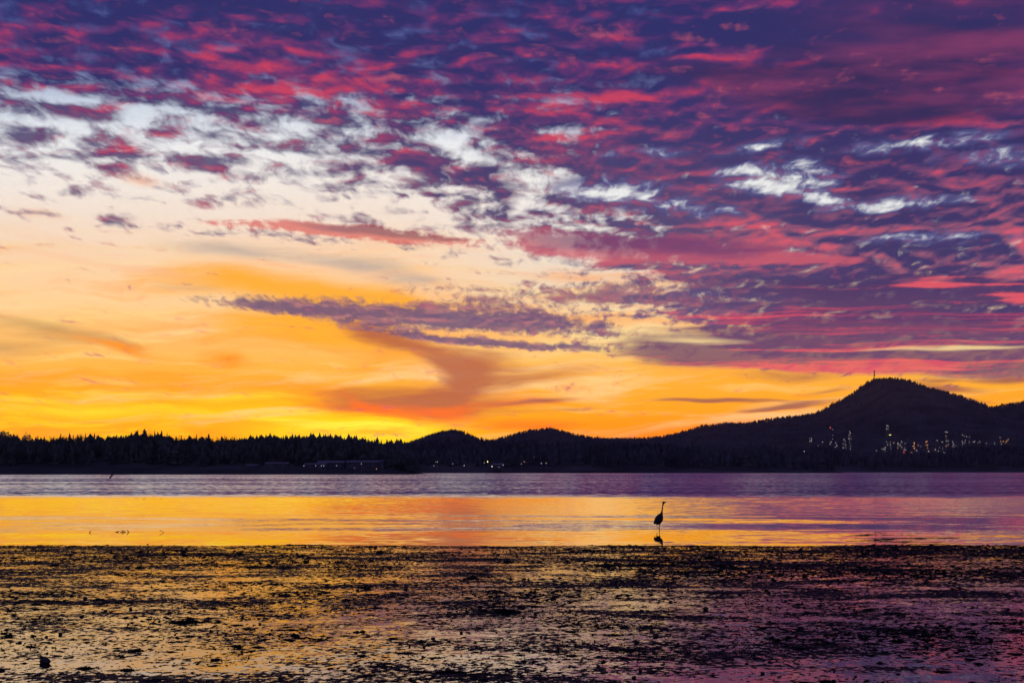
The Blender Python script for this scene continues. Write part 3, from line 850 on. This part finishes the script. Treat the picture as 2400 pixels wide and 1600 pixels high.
def q2(x, y):
    return 1850 + x / 4.276, 960 + y / 4.276
PLANT_Y = 5650.0
plant = [  # label, column (x, top, half width m) list, lamps (x, y, kind)
    ("short twin-lit tower at the wood's edge, next to the flare stack", [(213, 278, 3.5)], [(205, 285, 'd'), (222, 285, 'd'), (222, 296, 'w'), (204, 311, 'w'), (221, 311, 'w'), (212, 318, 'd')]),
    ("slim pale flare stack tipped with a red lamp", [(414, 180, 1.8)], [(410, 178, 'r'), (435, 196, 'd'), (436, 257, 'd'), (434, 290, 'd'), (405, 323, 'd'), (422, 322, 'w'), (407, 344, 'w')]),
    ("low unit with two faint lamps left of the flare stack's foot", [(336, 318, 3.0)], [(332, 322, 'w'), (341, 365, 'd'), (290, 358, 'd')]),
    ("squat lit column beside the flare stack's foot", [(470, 328, 3.0)], [(466, 332, 'w'), (476, 352, 'w'), (466, 370, 'w'), (476, 365, 'd'), (460, 374, 'd')]),
    ("broad lit column standing before a taller narrow one", [(550, 292, 4.0)], [(548, 297, 'w'), (562, 312, 'd'), (535, 341, 'd'), (548, 341, 'd'), (565, 349, 'w'), (540, 380, 'w'), (565, 380, 'd'), (548, 408, 'w'), (505, 424, 'w'), (528, 424, 'd')]),
    ("tall narrow column with a zigzag of white lamps", [(606, 212, 2.6)], [(605, 218, 'w'), (612, 233, 'w'), (597, 255, 'w'), (597, 288, 'w'), (617, 288, 'w'), (603, 331, 'd'), (616, 364, 'd'), (612, 392, 'd')]),
    ("tallest dark stack with a double ring of lamps and a yellow light", [(983, 152, 3.8)], [(978, 158, 'w'), (990, 160, 'w'), (976, 190, 'w'), (990, 190, 'd'), (1003, 251, 'y'), (1014, 251, 'y')]),
    ("wide lit process block at the foot of the tallest stack", [(975, 312, 4), (1012, 316, 4), (955, 372, 6)], [(975, 318, 'd'), (1013, 320, 'd'), (1046, 330, 'o'), (987, 340, 'd'), (1012, 340, 'd'), (1012, 356, 'd'), (962, 376, 'w'), (940, 392, 'w'), (957, 392, 'w'), (960, 408, 'd'), (872, 408, 'd'), (928, 392, 'd'), (985, 355, 'd'), (1018, 384, 'd')]),
    ("crowded cluster of lit vessels between the tallest stack and the orange lamps", [(1090, 328, 4), (1125, 312, 4), (1158, 332, 4)], [(1090, 333, 'w'), (1122, 317, 'w'), (1132, 328, 'd'), (1160, 336, 'd'), (1088, 345, 'w'), (1109, 342, 'd'), (1112, 358, 'w'), (1125, 370, 'd'), (1088, 380, 'o'), (1130, 380, 'd'), (1152, 385, 'd'), (1150, 402, 'w'), (1166, 402, 'w'), (1098, 352, 'd')]),
    ("low unit lit by a row of pinkish-red lamps", [(1205, 420, 10)], [(1188, 426, 'o'), (1205, 427, 'r'), (1222, 425, 'o'), (1208, 438, 'r'), (1230, 438, 'r'), (1148, 425, 'r')]),
    ("column strung with bright orange lamps", [(1248, 324, 3.6)], [(1250, 330, 'o'), (1255, 338, 'o'), (1238, 362, 'o'), (1247, 365, 'o'), (1250, 385, 'o'), (1255, 385, 'o'), (1272, 408, 'w'), (1283, 410, 'd'), (1292, 357, 'w'), (1316, 366, 'd')]),
    ("narrow column with widely spaced orange lamps", [(1378, 310, 2.8)], [(1380, 315, 'o'), (1370, 323, 'o'), (1370, 353, 'o'), (1386, 352, 'o'), (1386, 383, 'o'), (1392, 415, 'o'), (1398, 415, 'w')]),
    ("low lit vessel between the orange column and the double-lamped tower", [(1480, 304, 3.4)], [(1482, 308, 'w'), (1471, 348, 'd'), (1462, 393, 'w'), (1495, 411, 'w'), (1507, 377, 'd'), (1466, 405, 'd')]),
    ("tower topped by a pair of white lamps", [(1576, 216, 3.0), (1532, 316, 3.5)], [(1568, 222, 'w'), (1585, 222, 'w'), (1570, 265, 'w'), (1574, 310, 'w'), (1592, 310, 'w'), (1571, 363, 'o'), (1592, 349, 'w'), (1525, 322, 'd'), (1538, 320, 'w'), (1545, 425, 'd'), (1560, 432, 'd'), (1538, 388, 'd')]),
    ("stubby lit column to the side of the double-lamped tower", [(1642, 310, 4.0)], [(1635, 316, 'w'), (1640, 328, 'd'), (1648, 345, 'w'), (1650, 366, 'd'), (1635, 365, 'd'), (1672, 360, 'd'), (1630, 422, 'd')]),
    ("sloping lit gantry over the tree line", [(1735, 246, 2.2), (1765, 298, 2.2), (1806, 266, 2.2)], [(1733, 250, 'w'), (1752, 262, 'd'), (1775, 268, 'w'), (1806, 270, 'd'), (1765, 304, 'd'), (1733, 318, 'w'), (1740, 328, 'd'), (1758, 328, 'w'), (1737, 345, 'd'), (1803, 322, 'd')]),
    ("long pipe rack with a level row of white lamps", [(1840, 314, 3), (1905, 312, 3), (1970, 326, 3)], [(1838, 320, 'd'), (1858, 318, 'w'), (1888, 333, 'd'), (1908, 318, 'w'), (1973, 334, 'd'), (1852, 322, 'd')]),
    ("lone post-like column with three white lamps above the trees", [(2057, 324, 2.0)], [(2057, 330, 'd'), (2057, 345, 'd'), (2058, 375, 'w')]),
    ("stepped unit under bright orange lamps beyond the wood", [(2120, 270, 3.0), (2160, 306, 5.0), (2194, 290, 3.0)], [(2119, 315, 'o'), (2125, 340, 'w'), (2145, 315, 'o'), (2170, 327, 'o'), (2180, 310, 'o'), (2194, 298, 'o'), (2108, 276, 'd'), (2120, 276, 'd')]),
]
for label, cols, lamps in plant:
    b = at(*q2(cols[0][0], 420), PLANT_Y)
    root = empty("process_tower", (b.x, PLANT_Y, 3.0))
    for cx, top, hw in cols:
        q = at(*q2(cx, top), PLANT_Y)
        X0, Z1 = q.x - b.x, q.z - 3.0
        Soup().tube([(X0, 0, -6), (X0, 0, Z1 * .6), (X0, 0, Z1 * .97), (X0, 0, Z1)], [hw, hw, hw * .9, hw * .5], 12).build("column", M_STEEL, root)
        s = Soup()
        for k in range(4):
            zz = Z1 * (.35 + .2 * k)
            s.tube([(X0, 0, zz - .3), (X0, 0, zz + .3)], [hw + 1.3, hw + 1.3], 12)
        s.tube([(X0 + hw + .5, -hw * .4, 0), (X0 + hw + .5, -hw * .4, Z1 * .95)], [.3, .3], 5)
        s.build("platform", M_STEEL, root)
    for lx, ly, k in lamps:
        q = at(*q2(lx, ly), PLANT_Y - 8)
        bulb(root, k, (q.x - b.x, -8, q.z - 3.0), {'w': .42, 'd': .40, 'o': .5, 'y': .55, 'r': .6}[k])
    tag(root, label, "refinery tower", "lit towers of the plant")

# ------------------------------------------------------------------ shore lamps
def shore_lamp(px, py, Yd, kind, label, group, r=None):
    q = at(px, py, Yd)
    root = empty("lamp_post", (q.x, Yd, 0.0))
    Soup().tube([(0, .6, -1), (0, .6, q.z - .5), (0, .5, q.z + .5), (0, 0, q.z + .7)], [.16, .11, .09, .07], 6).build("pole", M_STEEL, root)
    Soup().box(-.35, .35, -.35, .45, q.z + .55, q.z + .8).build("lamp_head", M_STEEL, root)
    bulb(root, kind, (0, 0, q.z), r or .26 * Yd / 3000)
    tag(root, label, "lamp", group)
LOW = "lamps along the middle shore"
for x, y, k in [(652, 360, 'd'), (663, 358, 'w'), (637, 385, 'd'), (768, 372, 'd'), (847, 382, 'w'), (985, 365, 'd'), (1115, 379, 'w'), (1086, 396, 'd'), (1260, 358, 'o'), (1240, 372, 'd'), (1378, 368, 'w'), (1412, 367, 'w')]:
    shore_lamp(800 + x / 2.94, 960 + y / 2.94, 3076, k, "small pale lamp burning on the low shore under the two round hills", LOW)
shore_lamp(800 + 1008 / 2.94, 960 + 357 / 2.94, 3076, 'y', "brightest yellowish lamp on the low middle shore", LOW, .55)
shore_lamp(800 + 1038 / 2.94, 960 + 390 / 2.94, 3072, 'w', "bright white lamp close to the waterline below the yellowish one", LOW, .5)
shore_lamp(800 + 1328 / 2.94, 960 + 325 / 2.94, 3076, 'd', "highest faint lamp, under the broader round hill", LOW)
LEFT = "lamps round the sheds on the point"
for x, y in [(895, 300), (1058, 300), (1137, 300), (1168, 300), (1348, 298), (1593, 330)]:
    shore_lamp(560 + x / 5.88, 1040 + y / 5.88, 1693, 'd', "faint white lamp in front of the sheds on the point", LEFT, .17)
shore_lamp(560 + 1687 / 5.88, 1040 + 272 / 5.88, 1693, 'd', "lone lamp set higher than the others by the sheds", LEFT, .17)
shore_lamp(560 + 1898 / 5.88, 1040 + 342 / 5.88, 1693, 'o', "single reddish lamp near the end shed", LEFT, .17)
shore_lamp(1753, 1074, 4840, 'd', "solitary faint lamp in the dark wood beside the white-roofed shed", "lamps on the far right shore", .7)
shore_lamp(1660, 1085, 4840, 'd', "lamp at the gable of the white-roofed shed", "lamps on the far right shore", .8)
shore_lamp(1885, 1057, 4840, 'd', "faint lamp at the tree tops below the plant", "lamps on the far right shore", .6)

# ------------------------------------------------------------------ sheds on the far shore
def shed(px0, px1, y_ridge, y_base, Yd, label, lean=.35, depth=9.0):
    a, b = at(px0, y_base, Yd), at(px1, y_ridge, Yd)
    w, h = b.x - a.x, b.z - a.z
    root = empty("shed", (a.x, Yd, a.z))
    e = h * (1 - lean)
    Soup().box(0, w, 0, depth, -3.5, e).build("wall", M_WALL, root)
    o = .4
    v = [(-o, -o, e + .01), (w + o, -o, e + .01), (w + o, depth / 2, h), (-o, depth / 2, h), (-o, depth + o, e + .01), (w + o, depth + o, e + .01)]
    v2 = [(x, y, z + .15) for x, y, z in v]
    mesh_object("roof", v + v2, [(0, 3, 2, 1), (3, 4, 5, 2), (6, 7, 8, 9), (9, 8, 11, 10), (0, 1, 7, 6), (4, 10, 11, 5), (0, 6, 9, 3), (3, 9, 10, 4), (1, 2, 8, 7), (2, 5, 11, 8)], M_ROOF, root)
    n = max(1, int(w / 6))
    for k in range(n):
        x = w * (k + .5) / n
        Soup().box(x - 1.1, x + 1.1, -.12, -.003, -.2, e * .75).build("door", M_DOOR, root)
    tag(root, label, "shed", "sheds on the far shores")
shed(578, 604, 1087.5, 1094, 1700, "low small shed alone on the point, its roof a pale line", .5, 6)
shed(622, 676, 1083, 1096, 1702, "long dim shed between the small lone shed and the big ones", .25)
shed(714, 764, 1085, 1096, 1699, "long shed with thin pale eave next to the big hipped one", .3)
shed(744, 806, 1079, 1097, 1712, "largest hall with a broad pale roof on the point", .3, 12)
shed(812, 888, 1078.5, 1097, 1706, "wide hall with a level roofline beside a narrow upright tower", .25, 12)
shed(892, 898, 1078, 1098, 1703, "narrow upright pale tower at the end of the wide hall", .1, 3)
shed(1618, 1662, 1078, 1088, 4842, "white-roofed shed alone on the far right shore", .55, 14)
shed(1155, 1180, 1085.5, 1092, 3078, "low house beside the yellowish lamp on the middle shore", .5, 10)

# ------------------------------------------------------------------ low shoal off the point, leaning piling
sv, sf = [], []
for px0, px1, Yd in ((-700, 205, 1600), (232, 300, 1560), (330, 520, 1585), (545, 640, 1560), (655, 780, 1600), (800, 905, 1580)):
    xs = np.linspace((px0 - 1200) / F * Yd, (px1 - 1200) / F * Yd, 24)
    b = len(sv)
    for i, x in enumerate(xs):
        e = math.sin(math.pi * i / 23) ** .4
        sv += [(x, Yd - 9 * e, -.1), (x, Yd + math.sin(x * .7) * 2, .22 * e + .06 * math.sin(x * 1.3) * e - .02), (x, Yd + 9 * e, -.1)]
    for i in range(23):
        k = b + 3 * i
        sf += [(k, k + 3, k + 4, k + 1), (k + 1, k + 4, k + 5, k + 2)]
tag(mesh_object("shoal", sv, sf, M_STONE, None, True), kind="structure")

b = on_ground(257, 1120)
tp = at(267.5, 1107, b.y)
pile = empty("leaning_piling", (b.x, b.y, 0))
tx, tz = tp.x - b.x, tp.z
Soup().tube([(-tx * .25, 0, -tz * .25), (0, 0, 0), (tx * .5, .02, tz * .5), (tx, 0, tz), (tx * 1.02, 0, tz * 1.02)], [.24, .23, .215, .20, .12], 12).build("post", M_WOOD, pile)
Soup().tube([(tx * .30 - .02, 0, tz * .30), (tx * .36, 0, tz * .36)], [.245, .245], 12).build("iron_band", M_STEEL, pile)
tag(pile, "dark wooden piling leaning over in the ruffled water", "piling")

# ------------------------------------------------------------------ driftwood snags in the shallows
def snag(px, py, paths, label):
    """paths: list of [(x px, y px up), ...] with radius px"""
    o = on_ground(px, py)
    u = o.y / F
    root_s = Soup()
    for pts, r in paths:
        root_s.tube([(x * u, (i % 2) * .04, y * u) for i, (x, y) in enumerate(pts)], [r * u * (1 - .45 * i / max(1, len(pts) - 1)) for i in range(len(pts))], 7)
    ob = root_s.build("driftwood_snag", M_WOOD, None, True)
    ob.location = (o.x, o.y, 0)
    tag(ob, label, "driftwood", "driftwood snags in the shallows")
snag(208, 1248, [([(0, -2), (1.5, 1), (5, 4)], 1.1), ([(2, 1.5), (3.5, 4)], .7)], "short lone snag tilted up out of the calm shallows")
snag(274, 1247, [([(-4, -.5), (-1, .6), (3, 1.8), (5, 2.2)], 1.2), ([(1, 0), (3, 2.6)], .8)], "low lumpy snag lying flat beside the forked one")
snag(288, 1247, [([(-6, 0), (0, 1.2), (6, 1.0)], 1.0), ([(6, 0), (2.5, 2.5), (-3, 5.6)], .95), ([(0, 1), (-1, 4)], .6)], "forked snag with a branch raised, the middle one of the cluster")
snag(300, 1247, [([(2, -.5), (1.5, 1), (-1, 4), (-3, 6)], .9), ([(-2, 0), (2, .6)], .7)], "thin upright snag at the end of the cluster")
snag(381, 1248, [([(4, -1), (0, 2.2), (-4, 5)], .7), ([(-4, 5), (-7, 5.8)], .9)], "thin leaning stick standing apart from the snags")

# ------------------------------------------------------------------ heron
hb = on_ground(1545.0, 1243.0)
u = hb.y / F / 10.45                       # metres per pixel of the enlarged crop
heron = empty("heron", (hb.x, hb.y, 0.0))
rows = [(828, 848, 892), (818, 800, 905), (806, 766, 916), (795, 758, 926), (780, 757, 938), (760, 758, 956), (740, 760, 968), (720, 764, 977), (700, 769, 982), (680, 776, 984), (650, 789, 984), (620, 812, 981), (595, 838, 978), (575, 868, 976),
        (555, 904, 974), (530, 921, 973), (500, 934, 973), (475, 940, 975), (450, 946, 978), (425, 950, 980), (400, 953, 983), (375, 956, 987), (350, 960, 992), (330, 962, 1000), (315, 964, 1013), (302, 967, 1028), (290, 969, 1036), (280, 971, 1034), (270, 975, 1026), (263, 982, 1016), (258, 992, 1006)]
bm = bmesh.new()
rings = []
N = 16
for cy, xl, xr in rows:
    cx, a = ((xl + xr) / 2 - 884) * u, (xr - xl) / 2 * u
    z = (975 - cy) * u
    dep = a * (0.92 if cy > 560 else 1.0 if cy > 335 else .62)
    rings.append([bm.verts.new((cx + a * math.cos(2 * math.pi * k / N), dep * math.sin(2 * math.pi * k / N) + (0.02 if cy > 600 else 0), z)) for k in range(N)])
for r0, r1 in zip(rings, rings[1:]):
    for k in range(N):
        bm.faces.new((r0[k], r0[(k + 1) % N], r1[(k + 1) % N], r1[k]))
bm.faces.new(list(reversed(rings[0]))); bm.faces.new(rings[-1])
def leg(pts, rr):
    s = Soup().tube([((x - 884) * u, y, (975 - z) * u) for x, y, z in pts], rr, 8)
    vs = [bm.verts.new(v) for v in s.v]
    for f in s.f: bm.faces.new([vs[i] for i in f])
leg([(838, .03, 800), (832, .03, 830), (827, .03, 872), (850, .0, 896), (880, -.02, 918), (884, -.02, 990)], [.022, .013, .012, .0095, .009, .009])
leg([(898, -.03, 800), (896, -.03, 832), (888, -.03, 885), (882, -.03, 922), (890, -.03, 955), (896, -.03, 995)], [.024, .014, .012, .011, .010, .010])
# drooping tail feathers and the small crest at the nape
leg([(790, .02, 740), (772, .02, 790), (763, .02, 815)], [.05, .04, .012])
leg([(985, 0, 285), (965, 0, 300), (955, 0, 318)], [.014, .008, .003])
me = bpy.data.meshes.new("body"); bm.to_mesh(me); bm.free()
me.materials.append(M_FEATHER)
body = bpy.data.objects.new("body", me); COL.objects.link(body); body.parent = heron
rm = body.modifiers.new("skin", 'REMESH'); rm.mode = 'VOXEL'; rm.voxel_size = 0.0065; rm.use_smooth_shade = True
Soup().tube([((1020 - 884) * u, 0, (975 - 289) * u), ((1045 - 884) * u, 0, (975 - 289) * u), ((1077 - 884) * u, 0, (975 - 288) * u)], [.021, .012, .002], 8).build("bill", M_BILL, heron, True)
for sy_ in (-1, 1):
    e = bpy.data.objects.new("eye", ico("eye_ball", .007, M_BILL)); COL.objects.link(e); e.parent = heron
    e.location = ((1012 - 884) * u, sy_ * .030, (975 - 282) * u)
for sx_ in (-1,):
    w = Soup()
    w.tube([((960 - 884) * u, -.13, (975 - 600) * u), ((880 - 884) * u, -.165, (975 - 690) * u), ((800 - 884) * u, -.09, (975 - 790) * u)], [.03, .07, .012], 10, .35)
    w.build("folded_wing", M_FEATHER, heron, True)
tag(heron, "heron standing upright in the shallows, neck stretched, bill turned aside", "heron")

# ------------------------------------------------------------------ stones and weed heaps on the flat
def stone_mesh(seed, sub=3, rough=.35):
    bm = bmesh.new(); bmesh.ops.create_icosphere(bm, subdivisions=sub, radius=.5)
    q = np.random.default_rng(seed)
    offs = q.normal(size=(6, 3)); offs /= np.linalg.norm(offs, axis=1)[:, None]
    cut = q.uniform(.38, .49, 6)
    for v in bm.verts:
        p = np.array(v.co)
        for o_, c_ in zip(offs, cut):                       # knock facets off
            d = p @ o_
            if d > c_: p = p - o_ * (d - c_) * .8
        p *= 1 + rough * (fractal(np.array([p[0] * 4 + 9]), np.array([p[1] * 4 + p[2] * 3 + 9]), seed, 3)[0] - .5)
        v.co = p
    me = bpy.data.meshes.new("stone"); bm.to_mesh(me); bm.free()
    me.polygons.foreach_set("use_smooth", [True] * len(me.polygons))
    me.materials.append(M_STONE)
    return me
stones = [stone_mesh(s) for s in (3, 4, 5, 6, 7)]
ST = "stones lying on the tide flat"
def stone(px, py, w, h, label, k):
    p = on_ground(px, py + h * .35, 0.012)
    m = w * p.y / F
    hh = h * p.y / F
    o = bpy.data.objects.new("stone", stones[k % 5]); COL.objects.link(o)
    o.location = (p.x, p.y, 0.012 + hh * .22)
    o.scale = (m, m * .85, hh * .72)
    o.rotation_euler = (0, 0, (k * 1.3) % .9 - .45)
    return tag(o, label, "stone", ST)
stone(105, 1546, 28, 23, "largest rounded black stone, alone on a bright wet patch", 1)
stone(1, 1567, 22, 10, "low black stone cut by the frame near the largest one", 2)
small = [(306, 1427, 10, 7), (247, 1429, 10, 7), (433, 1421, 7, 5), (529, 1487, 7, 5), (199, 1399, 9, 9), (141, 1483, 11, 11), (109, 1490, 8, 8), (46, 1504, 12, 7), (15, 1474, 9, 7), (299, 1328, 12, 6), (37, 1289, 6, 5),
         (661, 1368, 7, 5), (766, 1368, 6, 5), (590, 1381, 5, 4), (498, 1544, 10, 8), (583, 1540, 6, 6), (632, 1549, 4, 5), (609, 1460, 8, 7), (468, 1492, 10, 5), (410, 1486, 6, 4), (777, 1588, 8, 5),
         (1734, 1390, 12, 7), (1802, 1386, 9, 8), (1959, 1381, 8, 7), (2362, 1425, 10, 8), (1841, 1406, 9, 7), (1750, 1553, 10, 6), (1804, 1549, 11, 7), (1954, 1593, 10, 9), (2105, 1578, 11, 5), (1787, 1575, 12, 9), (2357, 1503, 10, 6),
         (2005, 1583, 8, 5), (1612, 1527, 10, 6), (1955, 1570, 5, 7), (1081, 1480, 9, 8), (1068, 1418, 7, 7), (1136, 1411, 9, 6), (1015, 1494, 11, 8), (1255, 1437, 8, 7), (1336, 1429, 8, 6), (1504, 1429, 11, 8), (1536, 1489, 13, 11), (1572, 1408, 9, 7),
         (1389, 1485, 6, 6), (1229, 1547, 11, 9), (1268, 1491, 7, 6), (1531, 1526, 10, 5), (1486, 1585, 11, 10), (1501, 1570, 9, 8), (1440, 1563, 6, 5), (1077, 1571, 10, 5), (1136, 1584, 7, 8), (1124, 1582, 9, 5), (904, 1591, 5, 5), (857, 1325, 6, 5),
         (956, 1350, 6, 5), (808, 1366, 6, 5), (838, 1382, 8, 6), (834, 1527, 10, 6), (1100, 1545, 6, 5), (1434, 1281, 4, 4), (346, 1275, 6, 4), (1334, 1561, 7, 5), (1290, 1288, 4, 5), (1034, 1294, 5, 4)]
for i, (x, y, w, h) in enumerate(small):
    if y < 1345: lb_ = "tiny dark stone in the weedy strip by the water's edge"
    elif h >= .9 * w: lb_ = "small round dark stone standing up from the wet flat"
    elif w >= 10: lb_ = "fist-sized flattish dark stone on the wet flat"
    else: lb_ = "small flattish dark stone on the wet flat"
    stone(x, y, w, h, lb_, i)
stone(1654, 1424, 14, 12, "black stone at the edge of the violet mud, bigger than those around it", 3)
stone(879, 1282, 10, 7, "dark stone breaking the straight edge of the water", 0)

def weed_heap_mesh(seed, n=170):
    q = np.random.default_rng(seed)
    c = q.normal(size=(n, 3)) * np.array([.24, .2, .16]); c[:, 2] = np.abs(c[:, 2]) * (1 - np.clip(np.abs(c[:, 0]) * 1.3, 0, .8))
    d = q.normal(size=(n, 3)) * np.array([.16, .12, .07])
    e = q.normal(size=(n, 3)) * np.array([.05, .05, .06])
    v = np.stack([c - d, c + d, c + e], 1).reshape(-1, 3)
    core = stone_mesh(seed + 90, 2, .5)
    cv = np.array([tuple(x.co) for x in core.vertices]) * np.array([.8, .7, .45])
    cf = np.array([tuple(p.vertices) for p in core.polygons])
    V_ = np.concatenate([v, cv]); F_ = np.concatenate([np.arange(3 * n).reshape(-1, 3), cf + 3 * n])
    o = big_mesh("seaweed_heap", V_, F_, M_WEED)
    me = o.data; bpy.data.objects.remove(o)
    return me
heaps = [weed_heap_mesh(s) for s in (1, 2, 3)]
for i, (x, y, w, h) in enumerate([(835, 1478, 18, 9), (850, 1476, 14, 11), (849, 1533, 26, 10), (889, 1293, 17, 10), (1107, 1350, 28, 11), (1342, 1477, 26, 8), (1237, 1521, 26, 8), (1050, 1565, 15, 8), (1110, 1587, 20, 8), (2062, 1550, 18, 8), (2295, 1552, 22, 9),
                                  (2384, 1530, 30, 8), (2275, 1481, 14, 6), (1936, 1592, 28, 12), (275, 1343, 16, 8), (590, 1326, 40, 8), (634, 1325, 18, 8), (34, 1437, 16, 8), (667, 1392, 36, 9), (560, 1512, 22, 9), (320, 1520, 40, 11), (505, 1543, 28, 9), (200, 1562, 44, 10),
                                  (300, 1565, 36, 12), (430, 1453, 80, 12), (1190, 1428, 60, 18), (1470, 1520, 60, 10), (1340, 1533, 36, 9), (1440, 1485, 50, 8), (1520, 1320, 110, 10), (1420, 1322, 60, 9), (980, 1570, 40, 9), (860, 1580, 50, 8), (950, 1527, 50, 9), (2210, 1570, 44, 8), (1880, 1515, 60, 10)]):
    p = on_ground(x, y + h * .4, 0.012)
    m = w * p.y / F
    o = bpy.data.objects.new("seaweed_heap", heaps[i % 3]); COL.objects.link(o)
    o.location = (p.x, p.y, 0.010)
    o.scale = (m * 1.05, min(m, .45) * 1.1, h * p.y / F * 1.5)
    special = {(1520, 1320): "longest low seaweed bank, lying across the flat below the heron", (430, 1453): "wide dark seaweed bank behind the largest stone's bright patch", (1190, 1428): "thick matted seaweed mound, taller than the other banks",
               (835, 1478): "seaweed lump touching a taller lump, the flatter of the pair", (850, 1476): "taller seaweed lump of a touching pair", (889, 1293): "dark seaweed lump just inside the water's edge by the lone edge stone", (1107, 1350): "humped seaweed heap standing out in the weedy strip"}
    if (x, y) in special:
        tag(o, special[(x, y)], "seaweed", "heaps of stranded seaweed")
        continue
    tag(o, "small heap of dark stranded seaweed on the tide flat" if w < 34 else "long low heap of dark stranded seaweed on the tide flat", "seaweed", "heaps of stranded seaweed" if w < 34 else "long heaps of stranded seaweed")

# ------------------------------------------------------------------ stranded eelgrass over the whole flat
def bits(n, y0, y1, size, seed, thr, gain, lng=1.0):
    q = np.random.default_rng(seed)
    y = q.uniform(y0, y1, n * 4)
    x = q.uniform(-1, 1, n * 4) * (0.235 * y + 3)
    d = 0.60 * fractal(x * .55, y * .38, 77, 5, .62) + 0.40 * fractal(x * 2.1, y * 1.5, 78, 4, .6)
    d = d + .22 * (fractal(x * .10, y * .16, 79, 2) - .5)
    # bare wet strips and thick weed banks that the flat shows
    def bank(px, py, rx, ry, amp):
        c = on_ground(px, py); ry_w = abs(on_ground(px, py - ry).y - on_ground(px, py + ry).y) / 2
        rx_w = rx * c.y / F
        return amp * np.exp(-((x - c.x) / rx_w) ** 2 - ((y - c.y) / ry_w) ** 2)
    for b in [(2270, 1294, 300, 14, .26), (1900, 1342, 400, 16, .28), (1650, 1348, 180, 12, .15), (2260, 1340, 260, 12, .16), (2000, 1490, 260, 30, .15), (430, 1302, 130, 6, .15), (430, 1453, 130, 8, .2), (120, 1390, 180, 6, .14), (100, 1460, 160, 12, .1),
              (1180, 1430, 70, 16, .16), (1520, 1322, 110, 8, .16), (1330, 1390, 240, 12, .12), (2100, 1400, 300, 14, -.05), (1100, 1310, 300, 10, .06), (330, 1440, 220, 10, -.16), (150, 1545, 120, 16, -.22), (1150, 1490, 250, 24, -.07), (650, 1420, 220, 40, -.08), (2080, 1560, 200, 24, -.12), (2250, 1375, 250, 8, -.08), (700, 1560, 220, 40, -.06)]:
        d = d + bank(*b)
    p = np.clip((d - thr) * gain, 0, 1)
    keep = np.where(q.random(len(x)) < p)[0][:n]
    x, y = x[keep], y[keep]
    z = mud_z(x, y)
    ok = z > -0.012
    x, y, z = x[ok], y[ok], z[ok]
    k = len(x)
    s = size * q.lognormal(0, .45, k)
    c = np.stack([x, y, z - .002], 1)
    # two crumpled blades per bit
    V_, = [[]]
    for j in range(2):
        th = q.random(k) * 6.283
        L = s * q.uniform(.6, 1.8, k) * lng; W = s * q.uniform(.08, .25, k); up = s * q.uniform(.05, .45, k)
        dx_, dy_ = np.cos(th), np.sin(th)
        a = c + np.stack([-dx_ * L * .5, -dy_ * L * .5, 0 * L], 1)
        b = c + np.stack([-dy_ * W, dx_ * W, up], 1)
        e = c + np.stack([dx_ * L * .5, dy_ * L * .5, up * q.uniform(-.1, .9, k)], 1)
        f_ = c + np.stack([dy_ * W, -dx_ * W, 0 * up], 1)
        V_.append(np.stack([a, b, e, f_], 1))
    vv = np.concatenate(V_).reshape(-1, 3)
    m = len(vv) // 4
    i = np.arange(m)[:, None] * 4
    ff = np.concatenate([i + np.array([0, 1, 3]), i + np.array([1, 2, 3]), i + np.array([0, 1, 2])], 0)
    return vv, ff
parts_, base = [], 0
for args in ((90000, 21, 72, .016, 5, .34, 1.3, 4.5),      # long blades lying flat
             (60000, 22, 72, .016, 10, .34, 1.3, 1.6),     # crumbs
             (80000, 20, 40, .010, 6, .33, 1.4, 1.6),      # fine litter close by
             (9000, 30, 72, .034, 8, .48, 2.5, 2.4),       # thicker tufts in the banks
             (1500, 64, 71.5, .03, 9, .42, 2.0, 2.0)):
    v, f = bits(*args)
    parts_.append((v, f + base)); base += len(v)
weed = big_mesh("seaweed", np.concatenate([a for a, _ in parts_]), np.concatenate([b for _, b in parts_]), M_WEED)
tag(weed, "fine dark eelgrass litter strewn over the wet flat", "seaweed", kind="stuff")

# ------------------------------------------------------------------ the evening air
hz = Soup().box(-17000, 17000, -900, 13000, -6, 460).build("haze", None)
tag(hz, "thin evening haze over the bay", "haze", kind="stuff")
mh = bpy.data.materials.new("haze_air")
mh.use_nodes = True
mh.node_tree.nodes.clear()
gh = Graph(mh.node_tree)
pv = gh.node('ShaderNodeVolumePrincipled')
pv.inputs['Color'].default_value = (0.72, 0.62, 0.82, 1)
pv.inputs['Density'].default_value = 1.1e-5
pv.inputs['Anisotropy'].default_value = 0.3
oh = gh.node('ShaderNodeOutputMaterial')
mh.node_tree.links.new(pv.outputs[0], oh.inputs['Volume'])
hz.data.materials.append(mh)
